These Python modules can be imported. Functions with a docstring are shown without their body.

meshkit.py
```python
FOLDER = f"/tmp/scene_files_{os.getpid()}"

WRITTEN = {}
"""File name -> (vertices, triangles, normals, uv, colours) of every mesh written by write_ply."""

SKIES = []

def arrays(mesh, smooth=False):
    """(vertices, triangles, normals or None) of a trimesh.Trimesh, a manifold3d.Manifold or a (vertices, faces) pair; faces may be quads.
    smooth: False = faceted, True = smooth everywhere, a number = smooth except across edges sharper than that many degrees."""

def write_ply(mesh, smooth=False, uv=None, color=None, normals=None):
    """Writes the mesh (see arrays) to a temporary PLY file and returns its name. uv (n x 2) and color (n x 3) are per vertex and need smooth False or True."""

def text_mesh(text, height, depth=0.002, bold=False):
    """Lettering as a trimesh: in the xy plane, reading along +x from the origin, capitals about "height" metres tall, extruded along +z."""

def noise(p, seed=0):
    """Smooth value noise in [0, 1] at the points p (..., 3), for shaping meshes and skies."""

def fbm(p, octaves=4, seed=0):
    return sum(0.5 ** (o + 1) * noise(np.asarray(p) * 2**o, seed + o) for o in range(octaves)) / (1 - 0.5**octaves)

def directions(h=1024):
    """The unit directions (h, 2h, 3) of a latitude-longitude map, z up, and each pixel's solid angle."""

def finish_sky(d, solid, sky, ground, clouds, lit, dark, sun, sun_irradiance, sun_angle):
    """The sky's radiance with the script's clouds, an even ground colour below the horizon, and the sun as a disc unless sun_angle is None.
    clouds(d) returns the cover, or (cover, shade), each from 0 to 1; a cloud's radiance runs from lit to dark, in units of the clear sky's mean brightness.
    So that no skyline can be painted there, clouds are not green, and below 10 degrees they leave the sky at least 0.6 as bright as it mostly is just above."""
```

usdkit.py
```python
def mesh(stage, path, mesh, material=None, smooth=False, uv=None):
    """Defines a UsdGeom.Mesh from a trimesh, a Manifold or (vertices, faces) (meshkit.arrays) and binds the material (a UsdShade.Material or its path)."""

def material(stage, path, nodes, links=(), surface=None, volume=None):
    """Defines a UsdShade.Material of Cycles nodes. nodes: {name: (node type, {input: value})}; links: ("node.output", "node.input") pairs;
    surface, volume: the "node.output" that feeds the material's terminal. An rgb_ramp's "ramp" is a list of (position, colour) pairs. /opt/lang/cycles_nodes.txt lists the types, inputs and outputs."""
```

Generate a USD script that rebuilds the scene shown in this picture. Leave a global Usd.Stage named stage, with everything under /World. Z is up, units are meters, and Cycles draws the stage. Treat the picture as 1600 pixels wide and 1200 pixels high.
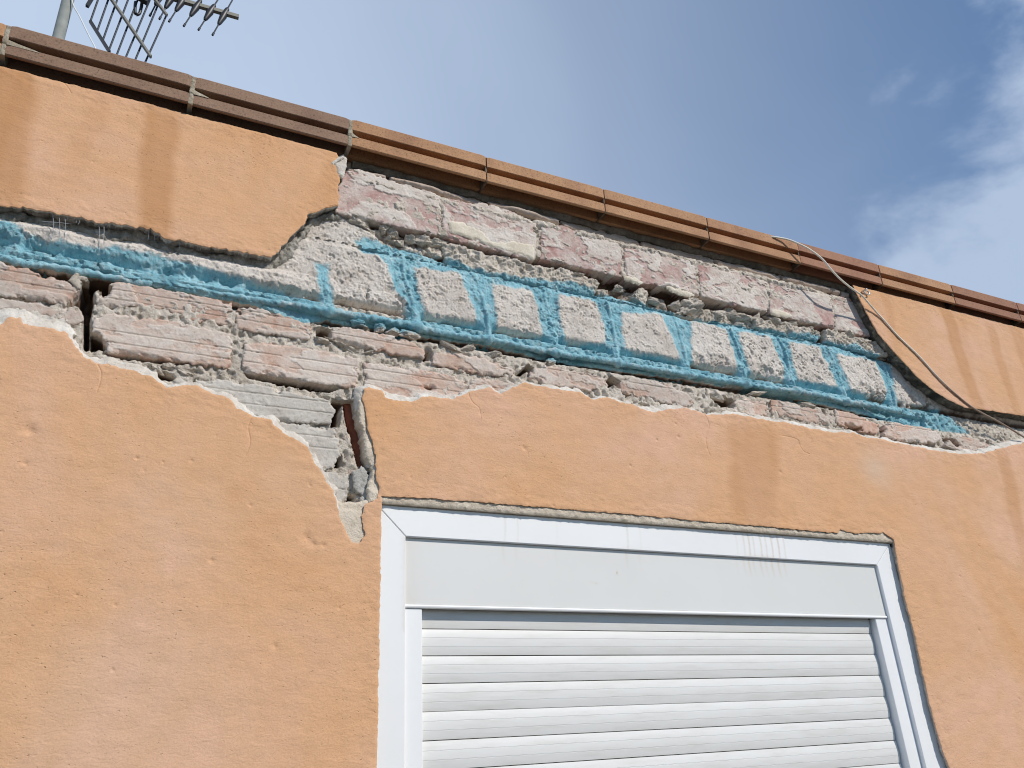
import math, random
import numpy as np
import shapely
from shapely.geometry import Polygon, LineString, MultiPolygon, Point, box
from shapely.ops import unary_union
from scipy.spatial import Delaunay, cKDTree
import trimesh, usdkit, meshkit
from pxr import Usd, UsdGeom, UsdLux, UsdShade, Sdf, Gf, Vt

stage = Usd.Stage.CreateInMemory()
UsdGeom.SetStageUpAxis(stage, UsdGeom.Tokens.z)
UsdGeom.SetStageMetersPerUnit(stage, 1.0)
UsdGeom.Xform.Define(stage, '/World')
UsdGeom.Scope.Define(stage, '/World/Looks')

# ------------------------------------------------------------------ camera
FPX = 1247.2524                      # focal length in pixels of a 1600 px wide picture
D = 1.42                             # camera stands this far in front of the wall face
CAMZ = 1.60
YAW, PITCH, ROLL = 0.466009667, 0.428814663, -0.0567051752


def camera_axes(y, p, r):
    fwd = np.array([math.sin(y) * math.cos(p), math.cos(y) * math.cos(p), math.sin(p)])
    right = np.array([math.cos(y), -math.sin(y), 0.0])
    up = np.cross(right, fwd)
    c, s = math.cos(r), math.sin(r)
    return np.array([c * right + s * up, -s * right + c * up, fwd])


AX = camera_axes(YAW, PITCH, ROLL)
cam = UsdGeom.Camera.Define(stage, '/World/camera')
cam.CreateHorizontalApertureAttr(36.0)
cam.CreateVerticalApertureAttr(27.0)
cam.CreateFocalLengthAttr(36.0 * FPX / 1600.0)
cam.CreateClippingRangeAttr(Gf.Vec2f(0.05, 5000))
cam.CreateExposureAttr(0.0)
m = Gf.Matrix4d(1.0)
for i, ax in enumerate((AX[0], AX[1], -AX[2])):
    m.SetRow(i, Gf.Vec4d(*[float(c) for c in ax], 0))
m.SetRow(3, Gf.Vec4d(0, -D, CAMZ, 1))
cam.AddTransformOp().Set(m)

# ------------------------------------------------------------------ sun and sky
SUN_EL, SUN_AZ = math.radians(40), math.radians(32)      # azimuth towards the right of the wall's outward normal
S = np.array([math.sin(SUN_AZ) * math.cos(SUN_EL), -math.cos(SUN_AZ) * math.cos(SUN_EL), math.sin(SUN_EL)])
sun = UsdLux.DistantLight.Define(stage, '/World/sun')
sun.CreateNormalizeAttr(True)
sun.CreateIntensityAttr(0.94)
sun.CreateAngleAttr(0.55)
sun.CreateColorAttr(Gf.Vec3f(1.0, 0.945, 0.865))
zx = np.cross([0, 0, 1.0], S); zx /= np.linalg.norm(zx)
zy = np.cross(S, zx)
ms = Gf.Matrix4d(1.0)
for i, ax in enumerate((zx, zy, S)):
    ms.SetRow(i, Gf.Vec4d(*[float(c) for c in ax], 0))
sun.AddTransformOp().Set(ms)

sky = UsdLux.DomeLight.Define(stage, '/World/sky')
STR = 0.075
VEIL = tuple(c / STR for c in (0.525, 0.637, 0.82))       # thin high haze, thickest above the left end of the house
PUFF = tuple(c / STR for c in (0.47, 0.575, 0.75))       # broken low cloud beyond its right end
sky_mat = usdkit.material(stage, '/World/Looks/sky_material', {
    'sky': ('sky_texture', {'sky_type': 'single_scattering', 'sun_disc': False, 'sun_elevation': float(SUN_EL), 'sun_rotation': float(math.atan2(S[0], S[1])), 'aerosol_density': 0.15, 'air_density': 1.1, 'ozone_density': 4.0}),
    'tc': ('texture_coordinate', {}),
    'sx': ('separate_xyz', {}),
    'hs': ('hsv', {'saturation': 1.28, 'value': 1.3}),
    'd1': ('math', {'math_type': 'multiply_add', 'value2': 0.72}),
    'd2': ('math', {'math_type': 'multiply_add', 'value2': -0.66, 'value3': 0.0}),
    'nv': ('noise_texture', {'scale': 1.9, 'detail': 6.0, 'roughness': 0.5, 'distortion': 0.8}),
    'va': ('math', {'math_type': 'multiply_add', 'value2': -0.30}),
    'vr': ('map_range', {'range_type': 'smoothstep', 'from_min': -0.72, 'from_max': 0.52, 'to_min': 0.0, 'to_max': 1.0}),
    'mixv': ('mix_color', {'b': VEIL, 'use_clamp': False}),
    'mp': ('mapping', {'scale': (1.0, 1.0, 1.5), 'location': (0.31, 0.12, 0.0)}),
    'np': ('noise_texture', {'scale': 4.2, 'detail': 9.0, 'roughness': 0.56, 'distortion': 0.15}),
    'px': ('map_range', {'from_min': 0.56, 'from_max': 0.80, 'to_min': -0.26, 'to_max': 0.26}),
    'ps': ('math', {'math_type': 'add'}),
    'pr': ('map_range', {'range_type': 'smoothstep', 'from_min': 0.45, 'from_max': 0.66, 'to_min': 0.0, 'to_max': 0.92}),
    'mixp': ('mix_color', {'b': PUFF, 'use_clamp': False}),
    'bg': ('background_shader', {'strength': STR}),
}, [('tc.generated', 'sx.vector'), ('sx.x', 'd2.value1'), ('sx.y', 'd1.value1'), ('d2.value', 'd1.value3'), ('tc.generated', 'nv.vector'), ('nv.fac', 'va.value1'), ('d1.value', 'va.value3'), ('va.value', 'vr.value'), ('vr.result', 'mixv.fac'), ('sky.color', 'hs.color'), ('hs.color', 'mixv.a'),
    ('tc.generated', 'mp.vector'), ('mp.vector', 'np.vector'), ('sx.x', 'px.value'), ('np.fac', 'ps.value1'), ('px.result', 'ps.value2'), ('ps.value', 'pr.value'), ('pr.result', 'mixp.fac'), ('mixv.result', 'mixp.a'), ('mixp.result', 'bg.color')], surface='bg.background')
UsdShade.MaterialBindingAPI.Apply(sky.GetPrim()).Bind(sky_mat)
sky.GetPrim().SetCustomDataByKey('kind', 'structure')


# ------------------------------------------------------------------ helpers
def P(px, py, y=0.0):
    """The point of the plane at depth y behind the wall face that the photograph shows at pixel (px, py)."""
    d = AX.T @ np.array([(px - 800) / FPX, (600 - py) / FPX, 1.0])
    k = (D + y) / d[1]
    return np.array([d[0] * k, y, CAMZ + d[2] * k])


def PP(pts, y=0.0):
    return np.array([P(a, b, y)[[0, 2]] for a, b in pts])


used = {}


def path_of(name, parent):
    base = f'{parent}/{name}'
    n = used.get(base, -1) + 1
    used[base] = n
    return base if n == 0 else f'{base}_{n:03d}'


def parent_path(parent):
    return '/World' if parent is None else (parent if isinstance(parent, str) else str(parent.GetPath()))


def tag(prim, label=None, category=None, group=None, kind=None):
    for k, v in (('label', label), ('category', category), ('group', group), ('kind', kind)):
        if v:
            prim.SetCustomDataByKey(k, v)
    return prim


def xf(name, parent=None, loc=None, **kw):
    x = UsdGeom.Xform.Define(stage, path_of(name, parent_path(parent)))
    if loc is not None:
        x.AddTranslateOp().Set(Gf.Vec3d(*map(float, loc)))
    return tag(x.GetPrim(), **kw)


def obj(name, geo, mat, parent=None, smooth=True, attrs=None, **kw):
    me = usdkit.mesh(stage, path_of(name, parent_path(parent)), geo, mat, smooth=smooth)
    for k, a in (attrs or {}).items():
        UsdGeom.PrimvarsAPI(me).CreatePrimvar(k, Sdf.ValueTypeNames.FloatArray, 'vertex').Set(Vt.FloatArray.FromNumpy(np.asarray(a, np.float32)))
    return tag(me.GetPrim(), **kw)


def fbm2(x, z, scale, octaves=3, seed=0, zs=1.0):
    p = np.stack([np.asarray(x) * scale, np.asarray(z) * scale * zs, np.full(np.shape(x), 0.37 + seed * 7.13)], -1)
    return meshkit.fbm(p, octaves, seed)


def rfbm(x, z, scale, octaves=5, seed=0, gain=0.66, zs=1.0):
    p = np.stack([np.asarray(x) * scale, np.asarray(z) * scale * zs, np.full(np.shape(x), 0.71 + seed * 3.37)], -1)
    out, w, t = 0, 1.0, 0.0
    for o in range(octaves):
        out = out + w * meshkit.noise(p * 2.03 ** o, seed + o * 3)
        t += w
        w *= gain
    return out / t


def crisp(n, at, w=0.02):
    return np.clip((n - at) / w, 0, 1)


def resample(ring, step):
    ring = np.asarray(ring)
    if np.linalg.norm(ring[0] - ring[-1]) < 1e-9:
        ring = ring[:-1]
    nxt = np.roll(ring, -1, 0)
    out = []
    for a, b in zip(ring, nxt):
        n = max(1, int(round(np.linalg.norm(b - a) / step)))
        out.append(a + (b - a) * (np.arange(n) / n)[:, None])
    return np.vstack(out)


def biggest(g):
    if g.is_empty:
        return None
    if g.geom_type == 'Polygon':
        return g
    ps = [q for q in g.geoms if q.geom_type == 'Polygon']
    return max(ps, key=lambda q: q.area) if ps else None


def rough(poly, step=0.004, amp=0.003, scale=70, seed=0, octaves=4, where=None):
    """The polygon with a ragged outline; where(points) scales the raggedness."""
    def one(r):
        q = resample(np.array(r.coords), step)
        t = np.roll(q, -1, 0) - np.roll(q, 1, 0)
        t /= np.maximum(np.linalg.norm(t, axis=1, keepdims=True), 1e-9)
        n = np.stack([t[:, 1], -t[:, 0]], 1)
        d = amp * 2.6 * (rfbm(q[:, 0], q[:, 1], scale, octaves, seed, 0.7) - 0.5) * 2
        if where is not None:
            d = d * where(q)
        return q + n * d[:, None]
    g = Polygon(one(poly.exterior), [one(i) for i in poly.interiors])
    return biggest(g.buffer(0))


def triangulate(poly, step, fine=None, fine_w=0.03, extra=None, seed=0):
    """Points and triangles that fill poly; the first rows are the rings (list of index arrays)."""
    rng = np.random.default_rng(seed)
    rings, pts = [], []
    n = 0
    bstep = fine or step
    for r in [poly.exterior, *poly.interiors]:
        q = resample(np.array(r.coords), bstep * 1.15)
        keep = np.linalg.norm(q - np.roll(q, 1, 0), axis=1) > bstep * 0.12
        q = q[keep]
        rings.append(np.arange(n, n + len(q)))
        n += len(q)
        pts.append(q)
    b = np.vstack(pts)
    tree = cKDTree(b)

    def grid(st):
        x0, z0, x1, z1 = poly.bounds
        xs = np.arange(x0, x1, st)
        zs = np.arange(z0, z1, st * 0.866)
        gx, gz = np.meshgrid(xs, zs)
        gx[1::2] += st / 2
        g = np.stack([gx.ravel(), gz.ravel()], 1)
        g += rng.uniform(-0.22, 0.22, g.shape) * st
        shapely.prepare(poly)
        return g[shapely.contains_xy(poly, g[:, 0], g[:, 1])]

    add = []
    if fine:
        g = grid(fine)
        d, _ = tree.query(g)
        add.append(g[(d > fine * 0.55) & (d < fine_w)])
        g = grid(step)
        d, _ = tree.query(g)
        add.append(g[d >= fine_w])
    else:
        g = grid(step)
        d, _ = tree.query(g)
        add.append(g[d > step * 0.55])
    if extra is not None and len(extra):
        d, _ = tree.query(extra)
        e = extra[(d > 0.0015) & shapely.contains_xy(poly, extra[:, 0], extra[:, 1])]
        if len(e):
            t2 = cKDTree(e)
            a = np.vstack(add)
            dd, _ = t2.query(a)
            add = [a[dd > 0.0018], e]
    v = np.vstack([b, *add])
    tri = Delaunay(v).simplices
    c = v[tri].mean(1)
    tri = tri[shapely.contains_xy(poly, c[:, 0], c[:, 1])]
    a = np.cross(v[tri[:, 1]] - v[tri[:, 0]], v[tri[:, 2]] - v[tri[:, 0]])
    tri = tri[np.abs(a) > 1e-12]
    a = np.cross(v[tri[:, 1]] - v[tri[:, 0]], v[tri[:, 2]] - v[tri[:, 0]])
    tri[a < 0] = tri[a < 0][:, ::-1]
    dist, _ = tree.query(v)
    dist[:len(b)] = 0
    return v, tri, rings, dist


def patch(poly, y0, h, step=0.004, fine=None, fine_w=0.03, edge=0.003, edge_w=0.004, back=0.05, rings_n=3, skirt_amp=0.0, extra=None, seed=0, skirt_in=0.0):
    """A slab whose front is poly at depth y0, raised by h(x, z, d) and rounded at its edge, with sides that run back to depth back.
    Returns vertices, triangles and the number of front vertices."""
    v, tri, rings, d = triangulate(poly, step, fine, fine_w, extra, seed)
    hh = h(v[:, 0], v[:, 1], d)
    t = np.clip(1 - d / edge_w, 0, 1)
    hh = hh - edge * (1 - np.sqrt(np.clip(1 - t * t, 0, 1)))
    V = [np.stack([v[:, 0], y0 - hh, v[:, 1]], 1)]
    F = [tri]
    n = len(v)
    for r in rings:
        q = V[0][r]
        k = len(r)
        if k < 3:
            continue
        tt = np.roll(q, -1, 0) - np.roll(q, 1, 0)
        nn = np.stack([tt[:, 2], -tt[:, 0]], 1)
        nn /= np.maximum(np.linalg.norm(nn, axis=1, keepdims=True), 1e-9)
        rows = [q]
        for j in range(1, rings_n + 1):
            f = j / rings_n
            y = q[:, 1] * (1 - f) + back * f
            o = skirt_amp * 2 * (fbm2(q[:, 0] + 3.1 * j, q[:, 2], 90, 3, seed + j) - 0.5) * 2 - skirt_in * f
            rows.append(np.stack([q[:, 0] + nn[:, 0] * o, y, q[:, 2] + nn[:, 1] * o], 1))
        V.append(np.vstack(rows))
        i = np.arange(k)
        i2 = (i + 1) % k
        for j in range(rings_n):
            a, b = n + j * k + i, n + j * k + i2
            c, e = a + k, b + k
            F.append(np.stack([a, b, e], 1)[:, ::-1])
            F.append(np.stack([a, e, c], 1)[:, ::-1])
        n += k * (rings_n + 1)
    return np.vstack(V), np.vstack(F), len(v)


def tube(points, r, sides=8, closed_ends=True, rr=None):
    p = np.asarray(points, float)
    t = np.gradient(p, axis=0)
    t /= np.linalg.norm(t, axis=1, keepdims=True)
    up = np.array([0, 0, 1.0]) if abs(t[0][2]) < 0.9 else np.array([1.0, 0, 0])
    a = np.cross(t, up); a /= np.linalg.norm(a, axis=1, keepdims=True)
    b = np.cross(t, a)
    ang = np.arange(sides) / sides * 2 * np.pi
    rad = np.broadcast_to(np.asarray(r if rr is None else rr, float), (len(p),))
    V = (p[:, None] + rad[:, None, None] * (np.cos(ang)[None, :, None] * a[:, None] + np.sin(ang)[None, :, None] * b[:, None])).reshape(-1, 3)
    F = []
    for i in range(len(p) - 1):
        for k in range(sides):
            k2 = (k + 1) % sides
            F += [(i * sides + k, i * sides + k2, (i + 1) * sides + k2), (i * sides + k, (i + 1) * sides + k2, (i + 1) * sides + k)]
    if closed_ends:
        V = np.vstack([V, p[0], p[-1]])
        n = len(V)
        for k in range(sides):
            F += [(n - 2, (k + 1) % sides, k), (n - 1, (len(p) - 1) * sides + k, (len(p) - 1) * sides + (k + 1) % sides)]
    return V, np.array(F)


def join(*parts):
    V, F, n = [], [], 0
    for v, f in parts:
        V.append(v); F.append(np.asarray(f) + n); n += len(v)
    return np.vstack(V), np.vstack(F)


def spline(pts, n=12):
    from scipy.interpolate import PchipInterpolator
    pts = np.asarray(pts, float)
    s = np.r_[0, np.cumsum(np.linalg.norm(np.diff(pts, axis=0), axis=1))]
    u = np.linspace(0, s[-1], n * (len(pts) - 1) + 1)
    return np.stack([PchipInterpolator(s, pts[:, k])(u) for k in range(pts.shape[1])], 1)


def bevel_prism(poly, y0, y1, c=0.0012):
    """A straight or mitred bar: poly (convex, x-z) from front y0 to back y1 with chamfered front edges."""
    q = np.array(poly, float)
    a = 0.5 * np.sum(q[:, 0] * np.roll(q[:, 1], -1) - np.roll(q[:, 0], -1) * q[:, 1])
    if a < 0:
        q = q[::-1]
    e = np.roll(q, -1, 0) - q
    e /= np.linalg.norm(e, axis=1, keepdims=True)
    nin = np.stack([-e[:, 1], e[:, 0]], 1)
    prev = np.roll(nin, 1, 0)
    mit = (nin + prev) / (1 + np.sum(nin * prev, 1))[:, None]
    ins = q + mit * c
    k = len(q)
    V = np.vstack([np.c_[ins[:, 0], np.full(k, y0), ins[:, 1]], np.c_[q[:, 0], np.full(k, y0 + c), q[:, 1]], np.c_[q[:, 0], np.full(k, y1), q[:, 1]]])
    F = [(0, i, i + 1) for i in range(1, k - 1)]
    for r in (0, 1):
        for i in range(k):
            j = (i + 1) % k
            A, B, C, E_ = r * k + i, r * k + j, (r + 1) * k + i, (r + 1) * k + j
            F += [(A, E_, B), (A, C, E_)]
    F += [(2 * k, 2 * k + i + 1, 2 * k + i) for i in range(1, k - 1)]
    return V, np.array(F)


def rect(x0, x1, z0, z1):
    return [(x0, z0), (x1, z0), (x1, z1), (x0, z1)]


def lump(center, size, seed, sub=3, amp=0.35):
    """An angular broken lump: a few random corners, their hull, refined and roughened."""
    r = np.random.default_rng(seed)
    q = r.normal(size=(15, 3)); q /= np.linalg.norm(q, axis=1, keepdims=True)
    q *= r.uniform(0.75, 1.12, (15, 1))
    hull = trimesh.convex.convex_hull(q)
    for _ in range(4):
        hull = hull.subdivide() if len(hull.faces) < 3500 else hull
    v = np.array(hull.vertices)
    n = meshkit.fbm(v * 2.2 + seed * 5.1, 4, seed) - 0.5
    n2 = np.abs(meshkit.fbm(v * 5.0 + seed * 3.3, 4, seed + 9) - 0.5)
    v = v * (1 + amp * n - amp * 0.9 * n2)[:, None]
    a = r.uniform(-0.5, 0.5)
    R = np.array([[math.cos(a), 0, math.sin(a)], [0, 1, 0], [-math.sin(a), 0, math.cos(a)]])
    return np.asarray(center) + (v * np.asarray(size)) @ R.T, np.array(hull.faces)


# ------------------------------------------------------------------ materials
def mat(name, nodes, links, out='p.BSDF'):
    return usdkit.material(stage, f'/World/Looks/{name}', nodes, links, surface=out)


def simple(name, color, rough_=0.5, metal=0.0, var=0.08, scale=30, bump=0.0, bscale=200, spec=0.5):
    c = np.array(color)
    nodes = {
        'g': ('geometry', {}),
        'n': ('noise_texture', {'scale': float(scale), 'detail': 5.0, 'roughness': 0.6}),
        'r': ('rgb_ramp', {'ramp': [(0.25, tuple(c * (1 - var))), (0.75, tuple(np.minimum(c * (1 + var), 0.95)))]}),
        'n2': ('noise_texture', {'scale': float(bscale), 'detail': 3.0}),
        'b': ('bump', {'strength': 1.0, 'distance': float(bump)}),
        'p': ('principled_bsdf', {'roughness': rough_, 'metallic': metal, 'specular_ior_level': spec}),
    }
    links = [('g.position', 'n.vector'), ('n.fac', 'r.fac'), ('r.color', 'p.base_color')]
    if bump:
        links += [('g.position', 'n2.vector'), ('n2.fac', 'b.height'), ('b.normal', 'p.normal')]
    return mat(name, nodes, links)


# painted render: patchy orange wash, darker run-off stains (attribute), float marks and grain
M_render = mat('orange_render', {
    'g': ('geometry', {}),
    'n1': ('noise_texture', {'scale': 2.3, 'detail': 6.0, 'roughness': 0.62, 'distortion': 0.6}),
    'r1': ('rgb_ramp', {'ramp': [(0.28, (0.635, 0.340, 0.165)), (0.42, (0.660, 0.380, 0.207)), (0.54, (0.665, 0.395, 0.237)), (0.64, (0.695, 0.420, 0.280)), (0.78, (0.690, 0.440, 0.320))]}),
    'n3': ('noise_texture', {'scale': 24.0, 'detail': 8.0, 'roughness': 0.7}),
    'r3': ('rgb_ramp', {'ramp': [(0.3, (0.93,) * 3), (0.55, (1.0,) * 3), (0.8, (1.04,) * 3)]}),
    'mx3': ('mix_color', {'blend_type': 'multiply', 'fac': 1.0, 'use_clamp': False}),
    'n6': ('noise_texture', {'scale': 300.0, 'detail': 4.0, 'roughness': 0.7}),
    'r6': ('rgb_ramp', {'ramp': [(0.3, (0.90,) * 3), (0.5, (1.0,) * 3), (0.7, (1.07,) * 3)]}),
    'mx6': ('mix_color', {'blend_type': 'multiply', 'fac': 1.0, 'use_clamp': False}),
    'st': ('attribute', {'attribute': 'stain'}),
    'mx1': ('mix_color', {'b': (0.50, 0.255, 0.115)}),
    'pk': ('attribute', {'attribute': 'pale'}),
    'mx4': ('mix_color', {'b': (0.60, 0.49, 0.39)}),
    # scattered pinholes and short drag marks, denser in some areas
    'mpp': ('mapping', {'scale': (1.0, 1.0, 1.8)}),
    'npit': ('noise_texture', {'scale': 150.0, 'detail': 2.0, 'roughness': 0.55, 'distortion': 0.3}),
    'nden': ('noise_texture', {'scale': 3.1, 'detail': 5.0, 'roughness': 0.6}),
    'dmul': ('math', {'math_type': 'multiply_add', 'value2': -0.30, 'value3': 0.165}),
    'psum': ('math', {'math_type': 'add'}),
    'pit': ('map_range', {'range_type': 'smoothstep', 'from_min': 0.20, 'from_max': 0.36, 'to_min': 0.0, 'to_max': 1.0}),
    'cpit': ('map_range', {'from_min': 0.0, 'from_max': 1.0, 'to_min': 0.86, 'to_max': 1.0}),
    'mxp': ('mix_color', {'blend_type': 'multiply', 'fac': 1.0, 'use_clamp': False}),
    'bp': ('bump', {'strength': 0.7, 'distance': 0.0016}),
    'm2': ('mapping', {'scale': (1.0, 1.0, 2.2)}),
    'n2': ('noise_texture', {'scale': 44.0, 'detail': 8.0, 'roughness': 0.62, 'distortion': 0.8}),
    'b1': ('bump', {'strength': 0.30, 'distance': 0.0042}),
    'n4': ('noise_texture', {'scale': 250.0, 'detail': 4.0, 'roughness': 0.65}),
    'b2': ('bump', {'strength': 0.42, 'distance': 0.0013}),
    'p': ('principled_bsdf', {'roughness': 0.9, 'specular_ior_level': 0.2}),
}, [('g.position', 'n1.vector'), ('n1.fac', 'r1.fac'), ('g.position', 'n3.vector'), ('n3.fac', 'r3.fac'), ('r1.color', 'mx3.a'), ('r3.color', 'mx3.b'),
    ('g.position', 'n6.vector'), ('n6.fac', 'r6.fac'), ('mx3.result', 'mx6.a'), ('r6.color', 'mx6.b'), ('st.fac', 'mx1.fac'), ('mx6.result', 'mx1.a'), ('pk.fac', 'mx4.fac'), ('mx1.result', 'mx4.a'),
    ('g.position', 'mpp.vector'), ('mpp.vector', 'npit.vector'), ('g.position', 'nden.vector'), ('nden.fac', 'dmul.value1'), ('npit.fac', 'psum.value1'), ('dmul.value', 'psum.value2'), ('psum.value', 'pit.value'),
    ('pit.result', 'cpit.value'), ('mx4.result', 'mxp.a'), ('cpit.result', 'mxp.b'), ('mxp.result', 'p.base_color'),
    ('pit.result', 'bp.height'), ('g.position', 'm2.vector'), ('m2.vector', 'n2.vector'), ('n2.fac', 'b1.height'), ('g.position', 'n4.vector'), ('n4.fac', 'b2.height'), ('b1.normal', 'b2.normal'), ('b2.normal', 'bp.normal'), ('bp.normal', 'p.normal')])


def rocky(name, ramp, scale=9.0, bump=0.006, bscale=60.0, paint=False, speck=(0.45, 0.9), fine=0.002, deep=False):
    nodes = {
        'g': ('geometry', {}),
        'n1': ('noise_texture', {'scale': scale, 'detail': 8.0, 'roughness': 0.68, 'distortion': 0.5}),
        'r1': ('rgb_ramp', {'ramp': ramp}),
        'n3': ('noise_texture', {'scale': 170.0, 'detail': 5.0, 'roughness': 0.7}),
        'r3': ('rgb_ramp', {'ramp': [(0.33, (speck[0],) * 3), (0.42, (speck[1],) * 3), (0.6, (1.0,) * 3), (0.72, (1.12,) * 3)]}),
        'mx': ('mix_color', {'blend_type': 'multiply', 'fac': 1.0, 'use_clamp': False}),
        'n2': ('noise_texture', {'scale': bscale, 'detail': 8.0, 'roughness': 0.7, 'distortion': 0.5}),
        'b1': ('bump', {'strength': 1.0, 'distance': bump}),
        'n4': ('noise_texture', {'scale': 420.0, 'detail': 4.0, 'roughness': 0.65}),
        'b2': ('bump', {'strength': 0.8, 'distance': fine}),
        'p': ('principled_bsdf', {'roughness': 0.92, 'specular_ior_level': 0.2}),
    }
    links = [('g.position', 'n1.vector'), ('n1.fac', 'r1.fac'), ('g.position', 'n3.vector'), ('n3.fac', 'r3.fac'), ('r1.color', 'mx.a'), ('r3.color', 'mx.b'),
             ('g.position', 'n2.vector'), ('n2.fac', 'b1.height'), ('g.position', 'n4.vector'), ('n4.fac', 'b2.height'), ('b1.normal', 'b2.normal'), ('b2.normal', 'p.normal')]
    col = 'mx.result'
    if deep:  # colour turns dark brown with depth: shade of pits and voids painted in
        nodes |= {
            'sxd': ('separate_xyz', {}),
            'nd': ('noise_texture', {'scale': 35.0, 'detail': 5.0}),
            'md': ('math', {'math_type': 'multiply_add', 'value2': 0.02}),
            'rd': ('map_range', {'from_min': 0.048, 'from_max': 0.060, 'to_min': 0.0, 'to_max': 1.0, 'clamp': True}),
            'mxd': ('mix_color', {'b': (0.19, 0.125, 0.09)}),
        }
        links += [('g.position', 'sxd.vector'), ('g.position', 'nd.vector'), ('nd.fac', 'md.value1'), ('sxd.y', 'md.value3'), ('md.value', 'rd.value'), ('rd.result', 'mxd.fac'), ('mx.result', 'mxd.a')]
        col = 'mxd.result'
    if paint:
        nodes |= {
            'at': ('attribute', {'attribute': 'paint'}),
            'nm': ('noise_texture', {'scale': 120.0, 'detail': 6.0, 'roughness': 0.75}),
            'ad': ('math', {'math_type': 'add'}),
            'rm': ('map_range', {'from_min': 0.80, 'from_max': 1.20, 'to_min': 0.0, 'to_max': 1.0, 'clamp': True}),
            'nw': ('noise_texture', {'scale': 48.0, 'detail': 9.0, 'roughness': 0.78, 'distortion': 0.6}),
            'rw': ('map_range', {'from_min': 0.34, 'from_max': 0.50, 'to_min': 0.66, 'to_max': 0.96, 'clamp': True}),
            'mw': ('math', {'math_type': 'multiply'}),
            'nb': ('noise_texture', {'scale': 26.0, 'detail': 7.0, 'roughness': 0.65}),
            'rb': ('rgb_ramp', {'ramp': [(0.30, (0.125, 0.335, 0.42)), (0.5, (0.225, 0.475, 0.555)), (0.70, (0.37, 0.61, 0.675))]}),
            'ms': ('mix_color', {'blend_type': 'multiply', 'fac': 0.8, 'use_clamp': False}),
            'mp': ('mix_color', {}),
        }
        links += [('g.position', 'nm.vector'), ('at.fac', 'ad.value1'), ('nm.fac', 'ad.value2'), ('ad.value', 'rm.value'), ('g.position', 'nw.vector'), ('nw.fac', 'rw.value'), ('rm.result', 'mw.value1'), ('rw.result', 'mw.value2'), ('mw.value', 'mp.fac'), (col, 'mp.a'),
                  ('g.position', 'nb.vector'), ('nb.fac', 'rb.fac'), ('rb.color', 'ms.a'), ('r3.color', 'ms.b'), ('ms.result', 'mp.b'), ('mp.result', 'p.base_color')]
    else:
        links += [(col, 'p.base_color')]
    return mat(name, nodes, links)


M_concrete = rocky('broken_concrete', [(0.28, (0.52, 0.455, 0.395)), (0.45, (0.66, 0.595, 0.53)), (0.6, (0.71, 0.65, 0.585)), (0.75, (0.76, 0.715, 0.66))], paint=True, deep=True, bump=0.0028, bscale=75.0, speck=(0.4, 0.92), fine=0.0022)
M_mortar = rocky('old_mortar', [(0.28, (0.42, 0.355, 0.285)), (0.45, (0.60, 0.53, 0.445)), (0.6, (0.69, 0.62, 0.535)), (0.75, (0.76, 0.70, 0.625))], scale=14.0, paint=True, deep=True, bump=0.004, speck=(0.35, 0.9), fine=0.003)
M_white = rocky('white_undercoat', [(0.3, (0.50, 0.44, 0.37)), (0.5, (0.66, 0.61, 0.54)), (0.7, (0.78, 0.75, 0.69))], scale=18, bump=0.003, speck=(0.7, 0.95))
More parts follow.
